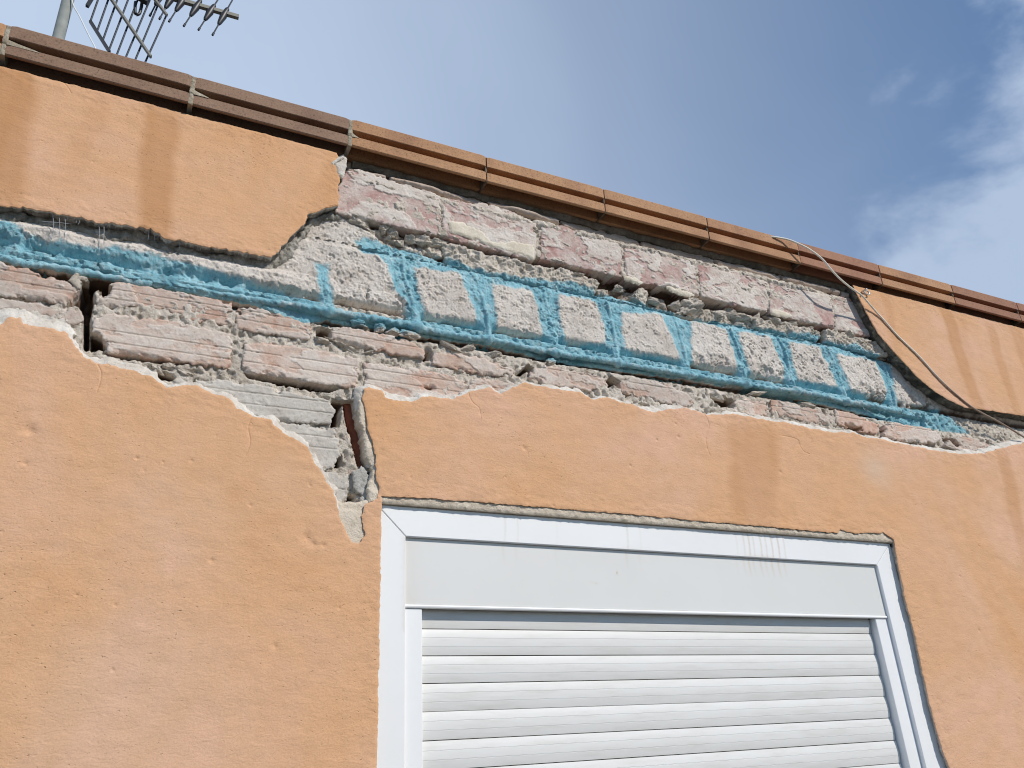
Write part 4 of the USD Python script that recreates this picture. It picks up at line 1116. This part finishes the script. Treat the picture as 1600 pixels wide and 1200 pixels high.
ROCKS = [((558, 352), (.034, .02, .012)), ((543, 343), (.02, .015, .008)), ((598, 361), (.014, .015, .012)), ((614, 366), (.015, .016, .013)), ((637, 374), (.018, .016, .011)), ((660, 378), (.022, .02, .014)), ((682, 383), (.020, .02, .014)),
         ((605, 374), (.010, .01, .007)), ((625, 381), (.012, .01, .008)), ((995, 464), (.030, .022, .022)), ((1020, 472), (.018, .018, .010)), ((965, 452), (.02, .015, .010)), ((1078, 481), (.045, .026, .028)), ((1052, 478), (.018, .02, .016)), ((1122, 494), (.022, .018, .015)), ((1140, 490), (.022, .018, .018)), ((1160, 497), (.034, .02, .018)), ((1178, 501), (.022, .018, .016)), ((1205, 503), (.03, .02, .012)),
         ((1236, 512), (.03, .02, .014)), ((1262, 519), (.025, .02, .015)), ((1300, 521), (.022, .02, .012)), ((1322, 526), (.026, .022, .016)), ((1346, 534), (.026, .022, .016)), ((1368, 543), (.02, .02, .014)), ((900, 436), (.025, .018, .012)), ((922, 443), (.018, .016, .012)),
         ((560, 508), (.02, .014, .010)), ((590, 514), (.018, .014, .009)), ((612, 520), (.016, .012, .008)), ((640, 524), (.03, .014, .010)), ((700, 540), (.03, .014, .009)), ((730, 545), (.02, .013, .009)), ((772, 556), (.02, .013, .009)), ((862, 567), (.018, .012, .010)), ((1115, 616), (.03, .013, .010)), ((1180, 616), (.03, .012, .007)), ((1260, 634), (.03, .012, .008)), ((500, 535), (.02, .012, .007)), ((535, 540), (.03, .012, .006)), ((580, 552), (.03, .012, .006)), ((250, 578), (.014, .01, .006)), ((262, 573), (.012, .01, .006)), ((283, 580), (.018, .01, .006)), ((935, 608), (.014, .01, .008))]
for k, ((a, b), s) in enumerate(ROCKS):
    s = tuple(q * 1.3 for q in s)
    c = P(a, b, 0.040 if b < 560 and a > 520 and b < a * 0.24 + 260 else 0.026)
    v, f = lump(c, s, 400 + k, 4, 0.75)
    pv = paint_of(v[:, 0], v[:, 2]) * 0.95
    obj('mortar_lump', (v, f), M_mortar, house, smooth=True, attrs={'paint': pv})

# white undercoat showing along the torn edge of the lower panel
def upper_part(q):
    return q[:, 1] > 0.40 + zc


big = poly_lo.buffer(0.0125)
und = rough(biggest(big), 0.0025, 0.0088, 27, 55, 5, near_damage).difference(poly_lo.buffer(-0.004))
und = und.intersection(box(-1.2, 0.40 + zc, 3.1, 1.1 + zc)).difference(box(WX0 - 0.02, 0, WX1 + 0.3, 0.452 + zc))
W1 = [(-40, 478), (10, 472), (40, 476), (80, 481), (106, 490), (113, 503), (121, 520), (60, 518), (0, 518), (-40, 515)]
W2 = [(597, 608), (618, 610), (640, 616), (655, 619), (650, 632), (610, 632)]
W3 = [(1475, 700), (1520, 704), (1545, 701), (1556, 692), (1600, 683), (1660, 690), (1660, 720), (1475, 716)]
W4 = [(140, 558), (170, 556), (220, 566), (250, 578), (246, 594), (262, 606), (220, 592), (150, 572)]
W5 = [(1230, 655), (1270, 661), (1320, 672), (1360, 680), (1420, 692), (1480, 700), (1480, 712), (1350, 690), (1230, 664)]
W6 = [(589, 742), (582, 715), (586, 712), (594, 742), (596, 765), (588, 762)]
und = unary_union([und] + [rough(Polygon(PP(w, 0.005)).buffer(0), 0.003, 0.003, 60, 57, 4).difference(poly_lo.buffer(-0.006)) for w in (W1, W2, W3, W4, W5, W6)])
und = und.difference(void_u.buffer(0.002))
for g in (und.geoms if hasattr(und, 'geoms') else [und]):
    if g.area < 2e-4:
        continue
    def h(x, z, d):
        lo_d = -signed(poly_lo, x, z)
        return -0.62 * np.clip(lo_d, 0, 0.024) + 0.004 * (rfbm(x, z, 55, 4, 7) - 0.5) * 2
    v, f, n = patch(g, 0.0035, h, 0.0035, edge=0.003, edge_w=0.004, back=0.024, rings_n=2, skirt_amp=0.001, seed=3)
    obj('undercoat_edge', (v, f), M_white, house)
TONGUE = rough(Polygon(PP([(508, 790), (530, 781), (552, 786), (575, 780), (592, 776), (588, 800), (580, 860), (545, 866), (515, 820)], 0.004)), 0.003, 0.002, 60, 66)
v, f, n = patch(TONGUE, 0.006, lambda x, z, d: 0.002 * (fbm2(x, z, 25, 3, 7) - 0.5) * 2 + 0.002 * (z - zc < 0.42), 0.004, back=0.03, rings_n=1, seed=8)
obj('cement_patch', (v, f), M_cement, house, label='tongue of bare cement beside the upper left window corner')
lineU = LineString(np.vstack([[-0.62, ul[0][1] + 0.012], ul[:17]]))
fil = Polygon(list(lineU.buffer(0.004).exterior.coords)).union(lineU.parallel_offset(0.007, 'left').buffer(0.009) if ul[1][1] > ul[5][1] and False else lineU.parallel_offset(0.007, 'right').buffer(0.009))
fil = rough(biggest(fil.buffer(0.002)), 0.003, 0.0085, 26, 58, 5)
v, f, n = patch(fil, 0.021, lambda x, z, d: 0.020 * (rfbm(x, z, 24, 5, 59, 0.68) - 0.52) * 2, 0.0028, edge=0.004, edge_w=0.006, back=0.05, rings_n=2, skirt_amp=0.002, seed=11)
obj('mortar_strip', (v, f), M_dirty, house, label='grey crumbling mortar along the lower edge of the upper left render panel')
# hanging plaster flakes by the upper torn edge
for k, (b, y) in enumerate([([(527, 243), (538, 240), (543, 247), (541, 262), (536, 277), (529, 272), (524, 258), (520, 253)], 0.004), ([(517, 254), (526, 246), (537, 242), (538, 245), (528, 251), (520, 257)], -0.002)]):
    p = rough(Polygon(PP(b, y)).buffer(0), 0.0025, 0.0014, 90, 90 + k)
    v, f, n = patch(p, y, lambda x, z, d: 0.002 * (fbm2(x, z, 40, 3, 7) - 0.5) * 2, 0.003, back=y + 0.008, rings_n=2, seed=k)
    obj('plaster_flake', (v, f), M_white, house)
# fibres of the reinforcing mesh sticking out of the torn edge
fib = []
for (a, b, c, d_) in [(82, 331, 83, 372), (92, 333, 93, 369), (101, 335, 101, 371), (154, 347, 155, 382), (162, 348, 161, 383), (240, 363, 241, 376), (232, 360, 231, 374), (262, 375, 262, 384), (280, 378, 280, 388), (459, 366, 459, 377), (66, 346, 112, 350)]:
    p0, p1 = P(a, b, 0.006), P(c, d_, 0.012)
    fib.append(tube(spline([p0, (p0 + p1) / 2 + [0.001, -0.001, 0], p1], 3), 0.00045, 5))
r_ = random.Random(8)
line = LineString(ul[1:11])
for k in range(26):
    q = line.interpolate(r_.random() * line.length)
    fib.append(tube(np.array([[q.x, 0.005, q.y + 0.002], [q.x + r_.uniform(-.002, .002), 0.007, q.y - r_.uniform(.002, .010)]]), 0.0004, 4))
obj('mesh_fibre', join(*fib), M_fibre, house, smooth=False, kind='stuff')

# ------------------------------------------------------------------ coping tiles
p303, p1372 = P(303.5, 119, -0.0205), P(1372.5, 414, -0.0205)
PITCH_T = (p1372[0] - p303[0]) / 6.0
ZU, ZS, ZV, ZT = 1.254 + zc, 1.2815 + zc, 1.2963 + zc, 1.3290 + zc
PL, PU = -0.018, -0.0205
kinds = {-5: 'mid', -4: 'tan', -3: 'tan', -2: 'mid', -1: 'tan', 0: 'brown', 1: 'brown', 2: 'tan', 3: 'tan', 4: 'tan', 5: 'mid', 6: 'red', 7: 'mid', 8: 'red', 9: 'red', 10: 'mid', 11: 'tan', 12: 'mid'}
kinds = {-4: 'tan', -3: 'tan', -2: 'tan', -1: 'brown', 0: 'brown', 1: 'tan', 2: 'tan', 3: 'tan', 4: 'mid', 5: 'red', 6: 'mid', 7: 'red', 8: 'red', 9: 'mid', 10: 'tan', 11: 'mid'}


def tile(xa, xb, seed):
    c = 0.0014
    prof = [(PL + 0.30, ZU), (PL + 0.036, ZU), (PL + 0.035, ZU + 0.024), (PL + 0.0075, ZU + 0.026), (PL + 0.0065, ZU), (PL + 0.002, ZU), (PL, ZU + 0.002), (PL, ZS - 0.0015), (PL + 0.0012, ZS), (PL + 0.020, ZS + 0.001), (PL + 0.0205, ZV), (PU + 0.0012, ZV), (PU, ZV + 0.0013), (PU, ZT - 0.003), (PU + 0.0022, ZT), (PL + 0.30, ZT + 0.012)]
    prof = np.array(prof)
    n = 40
    r = np.random.default_rng(seed)
    xs = np.linspace(xa, xb, n)
    V = []
    dz, dy = r.uniform(-0.0012, 0.0012), r.uniform(-0.001, 0.001)
    tilt = r.uniform(-0.004, 0.004)
    for i, x in enumerate(xs):
        j = 0.0011 * (fbm2(np.full(len(prof), x), prof[:, 1] * 3 + prof[:, 0], 25, 3, seed) - 0.5) * 2
        e = 0.0012 if i in (0, n - 1) else 0
        V.append(np.c_[np.full(len(prof), x), prof[:, 0] + dy + j + e, prof[:, 1] + dz + j * 0.8 + tilt * (x - (xa + xb) / 2) - (e if True else 0) * np.array([-1, -1, -1, -1, -1, -1, -1, 0, 0, 0, 0, 0, 0, 1, 1, 1])])
    k = len(prof)
    V = np.vstack(V)
    F = []
    for i in range(n - 1):
        for a in range(k):
            b = (a + 1) % k
            F += [(i * k + a, (i + 1) * k + b, i * k + b), (i * k + a, (i + 1) * k + a, (i + 1) * k + b)]
    V = np.vstack([V, V[:k].mean(0), V[-k:].mean(0)])
    for a in range(k):
        b = (a + 1) % k
        F += [(len(V) - 2, b, a), (len(V) - 1, (n - 1) * k + a, (n - 1) * k + b)]
    return trimesh.Trimesh(V, np.array(F), process=False)


def joint_w(i):
    return 0.0078 if i in (-1, 0, 1) else 0.0032


coping_px = {}
for i in range(-4, 11):
    xa = p303[0] + i * PITCH_T + joint_w(i) / 2
    xb = p303[0] + (i + 1) * PITCH_T - joint_w(i + 1) / 2
    if xa < X0 - 0.02:
        xa = max(xa, X0 - 0.02)
    obj('coping_tile', tile(xa, xb, 500 + i), M_tile[kinds[i]], house, smooth=30)
    # mortar of the joint at the tile's left end
    w = joint_w(i)
    xj = p303[0] + i * PITCH_T
    q = [(xj - w / 2 - 0.0008, ZU - 0.001), (xj + w / 2 + 0.0008, ZU - 0.001), (xj + w / 2 + 0.0008, ZT - 0.002), (xj - w / 2 - 0.0008, ZT - 0.002)]
    p = rough(Polygon(q), 0.0012, 0.0006, 200, i + 600)
    wide = w > 0.005
    def h(x, z, d):
        return 0.0015 * (fbm2(x, z, 160, 3, 5) - 0.5) * 2 + np.where(z > ZS, -PU - (0.0012 if wide else 0.004), -PL - (0.0005 if wide else 0.003))
    v, f, n = patch(p, 0.0, h, 0.0016, edge=0.001, edge_w=0.002, back=0.25, rings_n=1, seed=i + 50)
    obj('coping_joint', (v, f), M_joint if wide else M_joint2, house)
    if wide:
        # mortar pushed into the groove beside the joint
        s = 0.055 if i < 0 else (0.03 if i == 0 else 0.016)
        for sg_, L in ((1, s),):
            xs_ = np.linspace(0, L, 12)
            hgt = 0.0115 * (1 - xs_ / L) ** 0.8 * (0.7 + 0.5 * fbm2(xs_, xs_ * 0, 60, 2, i + 9))
            V, F = [], []
            for xx, hh in zip(xs_, hgt):
                X = xj + sg_ * (w / 2 + xx)
                V += [(X, PL + 0.018, ZS + hh * 1.2), (X, PL + 0.004, ZS + hh * 1.25), (X, PL + 0.0005, ZS + hh * 0.8), (X, PL - 0.0006, ZS - 0.002)]
            for a in range(11):
                for b in range(3):
                    c0 = a * 4 + b
                    F += [(c0, c0 + 1, c0 + 5), (c0, c0 + 5, c0 + 4)]
            obj('groove_mortar', (np.array(V), np.array(F)), M_joint, house)

# rough bedding mortar under the tiles over the bare bricks
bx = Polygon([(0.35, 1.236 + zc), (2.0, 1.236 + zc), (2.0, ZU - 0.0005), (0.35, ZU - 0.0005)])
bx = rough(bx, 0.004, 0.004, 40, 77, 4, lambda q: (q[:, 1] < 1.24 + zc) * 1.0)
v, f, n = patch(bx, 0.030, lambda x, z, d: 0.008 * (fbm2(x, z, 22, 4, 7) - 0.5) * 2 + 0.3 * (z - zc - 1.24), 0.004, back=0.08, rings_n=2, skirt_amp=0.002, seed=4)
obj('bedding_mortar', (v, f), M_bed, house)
# flat roof slab that carries the mast
rf = trimesh.creation.box((X1 - X0 - 0.02, 4.7, 0.06)); rf.apply_translation(((X0 + X1) / 2, 0.30 + 2.35, ZTOP + 0.031))
obj('roof', rf, M_ground, house, smooth=False)

# ------------------------------------------------------------------ window with roller shutter
win = xf('window', house, label='white aluminium window with closed roller shutter and blank shutter box')
wp = str(win.GetPath())
FY, GY = 0.015, 0.023
ix0, ix1, iz1 = 0.4775, 1.7305, 0.3785 + zc
g_ = 0.0004
head = [(WX0, WZ1), (WX1, WZ1), (ix1 - g_, iz1), (ix0 + g_, iz1)]
jl = [(WX0, WZ1 - 2 * g_), (ix0 - 0, iz1 - g_), (ix0, WZ0), (WX0, WZ0)]
jr = [(WX1, WZ1 - 2 * g_), (WX1, WZ0), (ix1, WZ0), (ix1, iz1 - g_)]


def fine_bar(poly, y0, y1, dirt=None, c=0.0012, step=0.006):
    """bar with a finely divided front so that dirt can vary over it"""
    v, f = bevel_prism(poly, y0, y1, c)
    if dirt is None:
        return (v, f), np.zeros(len(v))
    q = np.array(poly)
    pg = Polygon(q).buffer(-c, join_style=2)
    vv, tri, r, d = triangulate(pg, step, 0.006, 0.0)
    xs_ = v[:, 0]; 
    keep = np.ones(len(f), bool); keep[:len(poly) - 2] = False
    V = np.vstack([v, np.c_[vv[:, 0], np.full(len(vv), y0), vv[:, 1]]])
    F = np.vstack([f[keep], tri + len(v)])
    return (V, F), np.clip(dirt(V[:, 0], V[:, 2]), 0, 1)


def streaks(x, z, xs_px, ztop, length, w=0.0018, k=0.5):
    s = np.zeros(len(x))
    for a, kk, ll in xs_px:
        X = P(a, 840, FY)[0]
        s = np.maximum(s, k * kk * np.exp(-((x - X - 0.002 * np.sin(z * 60)) / w) ** 2) * np.clip(1 - (ztop - z) / (length * ll), 0, 1) ** 0.6 * (z < ztop))
    return s


HEADS = [(1160, .5, 1), (1168, .8, 1), (1175, .5, 1), (1186, .7, 1), (1194, .5, 1), (1203, .8, 1), (1213, .9, 1), (1222, .5, 1), (1149, .25, 1), (789, .35, 1), (809, .28, 1), (980, .45, 1), (1000, .2, 1), (870, .12, 1)]


def head_dirt(x, z):
    s = streaks(x, z, HEADS, WZ1, 0.12, 0.0022, 0.62)
    b = np.clip(1 - (z - iz1) / 0.014, 0, 1) ** 2
    for a, k in ((1190, .35), (985, .18)):
        s = s + k * np.exp(-((x - P(a, 860, FY)[0]) / 0.05) ** 2) * b
    return s + 0.10 * np.clip((x - 1.0) / 0.8, 0, 1) * 0 + 0.05 * (fbm2(x, z, 9, 4, 3) - 0.3).clip(0, 1)


def jamb_dirt(x, z):
    return 0.35 * np.exp(-((x - ix0) / 0.005) ** 2) * fbm2(x, z, 16, 4, 5) * (z > 0.2 + zc) + 0.04 * fbm2(x, z, 12, 3, 6)


def panel_dirt(x, z):
    s = streaks(x, z, HEADS, iz1, 0.045, 0.003, 0.5)
    s = s + 0.20 * np.exp(-((x - 0.485) / 0.02) ** 2) * fbm2(x, z, 14, 3, 8) + 0.10 * np.clip(1 - (z - 0.250 - zc) / 0.02, 0, 1) * fbm2(x, z, 20, 3, 5) * 2 * np.clip(1.1 - x, 0.2, 1)
    for a, b, r, k in ((964, 895, 0.0012, .9),):
        c = P(a, b, GY)
        s = s + k * np.exp(-((x - c[0]) / r) ** 2 - ((z - c[2]) / 0.004) ** 2)
    for a, b in ((925, 910), (932, 911)):
        c = P(a, b, GY)
        s = s + 0.3 * np.exp(-((x - c[0]) / 0.005) ** 2 - ((z - c[2]) / 0.0013) ** 2)
    return s


for nm, pl, dr in (('window_head', head, head_dirt), ('window_jamb', jl, jamb_dirt), ('window_jamb', jr, None)):
    geo, dv = fine_bar(pl, FY, 0.075, dr, 0.0016, 0.0035 if nm == 'window_head' else 0.01)
    obj(nm, geo, M_alu, wp, smooth=30 if dr is None else False, attrs=None if dr is None else {'dirt': dv})
geo, dv = fine_bar(rect(ix0 + 0.0008, ix1 - 0.0008, 0.2535 + zc, iz1 - 0.0006), GY, 0.030, panel_dirt, 0.0006, 0.0035)
obj('shutter_box_panel', geo, M_panel, wp, smooth=False, attrs={'dirt': dv})
# rolled lower lip of the panel
q = 0.2535 + zc
pr = [(GY + 0.004, q), (GY - 0.0008, q), (GY - 0.0022, q - 0.0012), (GY - 0.0026, q - 0.003), (GY - 0.0018, q - 0.0052), (GY, q - 0.0062), (GY + 0.006, q - 0.0062)]
V = np.vstack([np.c_[np.full(len(pr), x), np.array(pr)] for x in (ix0 + 0.0008, ix1 - 0.0008)])
k = len(pr)
F = np.array([t for a in range(k - 1) for t in ((a, a + 1, k + a + 1), (a, k + a + 1, k + a))])
obj('panel_lip', (V, F), M_alu, wp, smooth=40, attrs={'dirt': np.zeros(len(V))} if False else None)
sx0, sx1 = 0.5130, 1.6900
obj('guide_rail', bevel_prism(rect(ix0 + 0.0006, sx0, WZ0, 0.2470 + zc), GY + 0.0015, 0.07, 0.0014), M_alu, wp, smooth=30)
obj('guide_rail', bevel_prism(rect(sx1, ix1 - 0.0006, WZ0, 0.2470 + zc), GY + 0.0015, 0.07, 0.0014), M_alu, wp, smooth=30)
obj('shutter_void', trimesh.creation.box((ix1 - ix0, 0.01, 1.2), transform=trimesh.transformations.translation_matrix(((ix0 + ix1) / 2, 0.096, zc - 0.2))), M_dark, wp, smooth=False)  # dark board added behind the slats in place of deep shade
pitch = 0.0480


def slat(ztop, k):
    t = np.array([0.0, 0.012, 0.04, 0.14, 0.24, 0.325, 0.332, 0.34, 0.347, 0.44, 0.55, 0.645, 0.652, 0.66, 0.667, 0.76, 0.86, 0.94, 0.975, 0.985])
    o = 0.0034 * (1 - ((t - 0.50) / 0.56) ** 2)
    o[0] -= 0.003
    o[-1] -= 0.003
    o[[6, 7]] -= 0.0006
    o[[12, 13]] -= 0.0006
    z = ztop - t * pitch
    y = 0.0445 - o
    r = np.random.default_rng(k)
    dz, dx = r.uniform(-0.0004, 0.0004), 0.0
    V, F = [], []
    xs_ = np.linspace(sx0 + 0.0012, sx1 - 0.0045 - r.uniform(0, 0.001), 24)
    bow = r.uniform(-0.0006, 0.0006)
    for x in xs_:
        u = (x - sx0) / (sx1 - sx0)
        V.append(np.c_[np.full(len(t), x), y + bow * math.sin(u * math.pi * 2), z + dz])
    n = len(t)
    V.append(V[0] + [0, 0.012, 0]); V.append(V[23] + [0, 0.012, 0])
    for i in range(23):
        for a in range(n - 1):
            c0 = i * n + a
            F += [(c0, c0 + n + 1, c0 + 1), (c0, c0 + n, c0 + n + 1)]
    for s_, e_ in ((0, 24), (23, 25)):
        for a in range(n - 1):
            F += [(s_ * n + a, e_ * n + a + 1, s_ * n + a + 1), (s_ * n + a, e_ * n + a, e_ * n + a + 1)]
    return trimesh.Trimesh(np.vstack(V), np.array(F), process=False)


for k in range(22):
    obj('slat', slat(0.2610 + zc - k * pitch, k), M_slat, wp, smooth=25)
obj('window_sill', bevel_prism(rect(WX0 - 0.05, WX1 + 0.05, WZ0 - 0.04, WZ0), -0.04, 0.09, 0.003), M_cement, wp, smooth=30)
# plaster lip that seals the head of the frame
lp = np.vstack([op[:-5], [[WX1 + 0.004, WZ1 + 0.001], [WX1 - 0.01, WZ1 + 0.0012], [WX0 + 0.008, WZ1 + 0.0012]]])
lip = rough(Polygon(lp).buffer(0.002), 0.003, 0.0018, 90, 44)
lip = biggest(lip.difference(box(WX0, zc, WX1 - 0.001, WZ1 + 0.0006)))
v, f, n = patch(lip, 0.0040, lambda x, z, d: 0.10 * (z - WZ1 - 0.008) + 0.003 * (fbm2(x, z, 70, 4, 9) - 0.5) * 2, 0.003, edge=0.002, edge_w=0.003, back=0.05, rings_n=2, skirt_amp=0.0008, seed=6)
obj('plaster_lip', (v, f), M_cement, wp)
# right-hand gap filler
rp = np.array([(WX1 + 0.001, WZ1 - 0.01), (WX1 + 0.012, WZ1 - 0.01), (WX1 + 0.014, zc - 0.25), (WX1 + 0.001, zc - 0.25)])
v, f, n = patch(rough(Polygon(rp), 0.004, 0.0012, 60, 45), 0.0045, lambda x, z, d: 0.005 * (fbm2(x, z, 50, 4, 9) - 0.5) * 2, 0.004, back=0.05, rings_n=1, seed=6)
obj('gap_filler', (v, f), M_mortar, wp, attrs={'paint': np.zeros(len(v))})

# ------------------------------------------------------------------ cable over the coping
cp = [np.array([P(1130, 352, 0.0)[0], 0.30, ZT + 0.05]), np.array([P(1180, 366, 0.0)[0], 0.06, ZT + 0.012]), P(1207, 370, -0.022), P(1226, 373, -0.030), P(1247, 380.5, -0.042), P(1267, 391, -0.050), P(1285, 405, -0.052), P(1301, 424, -0.050), P(1315, 438, -0.046), P(1330, 450, -0.038), P(1347, 462, -0.026), P(1360, 477, -0.012), P(1376, 495, -0.004), P(1400, 522, -0.003), P(1440, 561, -0.003), P(1462, 586, -0.003), P(1490, 613, -0.003), P(1520, 637, -0.003), P(1560, 659, -0.002), P(1600, 683, -0.003), P(1660, 722, -0.003)]
cp += [cp[-1] + np.array([0.42, 0.0, -0.20]), cp[-1] + np.array([0.95, 0.0, -0.42]), cp[-1] + np.array([1.25, 0.0, -0.62])]
cs = spline(cp, 10)
V, F = tube(cs, 0.0027, 10)
dirt = np.r_[np.repeat(np.clip((cs[:, 0] - 2.12) / 0.12, 0, 1) * 0.75 + 0.22 * fbm2(cs[:, 0], cs[:, 2], 20, 3, 4), 10), [0.2, 0.9]]
obj('cable', (V, F), M_cable, attrs={'dirt': dirt}, label='thin pale cable hanging over the coping and down the right render panel', category='cable')
clip = xf('cable_clip', None, P(1352, 458, -0.004), label='small round metal clip that pins the cable just under the coping', category='clip')
a = np.linspace(0, 2 * np.pi, 17)
cp_ = str(clip.GetPath())
tr = trimesh.creation.torus(0.0085, 0.0022, 20, 8); tr.apply_transform(trimesh.transformations.rotation_matrix(math.pi / 2, (1, 0, 0)))
tr.vertices = tr.vertices * [1.3, 1, 0.8] + [0.004, -0.003, 0.001]
obj('ring', tr, M_nail, cp_)
nl = trimesh.creation.cylinder(0.0028, 0.02, sections=12); nl.apply_transform(trimesh.transformations.rotation_matrix(math.pi / 2, (1, 0, 0)))
nl.vertices = nl.vertices + [-0.010, -0.006, 0.004]
obj('nail', nl, M_nail, cp_, smooth=30)

# ------------------------------------------------------------------ aerial on the roof
AY = 0.92


def A(px, py, y=AY):
    return P(px, py, y)


mast_b = A(90.5, 60); mast_t = A(106.5, -5)
dirv = np.array([0, 0, 1.0])
mx, my = A(91, 60)[0], AY
mast = xf('antenna_mast', None, (mx, my, ZTOP + 0.06), label='galvanised steel pole standing on the roof behind the coping', category='mast')
obj('pole', tube(np.array([[0, 0, 0], [0, 0, 0.8], [0, 0, 1.9]]), 0.0185, 20), M_galv, str(mast.GetPath()), smooth=30)
obj('base_flange', trimesh.creation.cylinder(0.06, 0.012, sections=24, transform=trimesh.transformations.translation_matrix((0, 0, 0.006))), M_galv, str(mast.GetPath()), smooth=30)

ant = xf('tv_antenna', None, A(200, 30), label='television aerial with grey rods, corner reflector and black insulators above the coping', category='antenna')
ao = A(200, 30)
ap = str(ant.GetPath())


def ext(a, b, k=1.0):
    a, b = np.array(a, float), np.array(b, float)
    return a, b + (b - a) * k


RODS = [((141, 34), (153, 0)), ((152, 48), (169, 0)), ((161, 62), (183, 0)), ((170, 79), (200, 0)), ((180, 92), (215, 0)), ((193, 98), (234, 0)), ((207, 104), (250, 0)), ((222, 108), (260, 24))]
rod_h = []
for i, (a, b) in enumerate(RODS):
    y = AY + 0.02 * i if False else AY
    pa, pb = A(*a), A(*b)
    top_ = pb if i == 7 else pb + (pb - pa) * (0.8 if i < 4 else 0.45)
    obj('reflector_rod', tube(np.array([pa, (pa + top_) / 2, top_]) - ao, 0.0033, 8), M_rod, ap, smooth=40)


def bar(a, b, w, t, y0=AY, y1=AY):
    pa, pb = P(*a, y0), P(*b, y1)
    d = pb - pa; L = np.linalg.norm(d); d /= L
    n1 = np.cross(d, [0, 1, 0]); n1 /= np.linalg.norm(n1); n2 = np.cross(d, n1)
    bx_ = trimesh.creation.box((L, w, t))
    R = np.eye(4); R[:3, 0], R[:3, 1], R[:3, 2] = d, n1, n2
    R[:3, 3] = (pa + pb) / 2 - ao
    bx_.apply_transform(R)
    return bx_


obj('reflector_frame', bar((141, 33), (171, 81), 0.009, 0.010, AY - 0.006, AY - 0.006), M_black, ap, smooth=False, label='dark lower bar joining the left reflector rods')
obj('reflector_frame', bar((161, -20), (236, 89), 0.0065, 0.014, AY - 0.012, AY - 0.012), M_alubar, ap, smooth=False, label='light slanting bar across the right reflector rods')
obj('reflector_frame', bar((222, -27), (261, 24), 0.0065, 0.012, AY - 0.012, AY - 0.012), M_alubar, ap, smooth=False)
obj('boom', bar((200, -23), (373, 27), 0.015, 0.015, AY + 0.03, AY + 0.03), M_alubar, ap, smooth=False)
for i, (tip, mid, up) in enumerate([((332, 55), (349, 25), (361, -3)), ((310, 47), (328, 19), (338, -6)), ((287, 41), (306, 12), (316, -13)), ((264, 34), (283, 4), (293, -20)), ((249, 30), (266, -1), (276, -25)), ((234, 25), (250, -6), (260, -30))]):
    y = AY + 0.03
    t0, m0, u0 = P(*tip, y), P(*mid, y), P(*up, y)
    d = (m0 - t0)
    u1 = m0 + d
    root = xf('director', ap)
    rp_ = str(root.GetPath())
    obj('rod', tube(np.array([t0, t0 + d * 0.12, t0 + d * 0.12001, m0, u1]) - ao, 0.003, 8, rr=np.array([.0042, .0042, .0028, .0028, .0028])), M_rod, rp_, smooth=40)
    obj('insulator', tube(np.array([t0 + d * 0.55, t0 + d * 0.62, m0, m0 + d * 0.36, m0 + d * 0.42]) - ao, 0.006, 10, rr=np.array([.005, .008, .0135, .008, .005])), M_black, rp_, smooth=40)
lp_ = spline([A(212, 3), A(211, 16), A(213, 23), A(218, 21), A(221, 10), A(222, 2), A(224, -8)], 6) - ao
obj('dipole_loop', tube(lp_, 0.0055, 8), M_black, ap)
bxx = bar((217, -6), (232, 3), 0.022, 0.02, AY - 0.02, AY - 0.02)
obj('dipole_box', bxx, M_black, ap, smooth=False)
obj('end_cap', bar((136, 10), (147, -8), 0.010, 0.012, AY - 0.01, AY - 0.01), M_black, ap, smooth=False)
ws = spline([A(110, -12, AY - 0.02), A(113, 3, AY - 0.02), A(124, 25, AY - 0.05), A(138, 54, AY - 0.1), A(150, 78, AY - 0.16), A(156, 100, AY - 0.2)], 8)
obj('aerial_wire', tube(ws, 0.0021, 6), M_wire, label='thin white wire running down from the steel pole to the coping', category='wire')
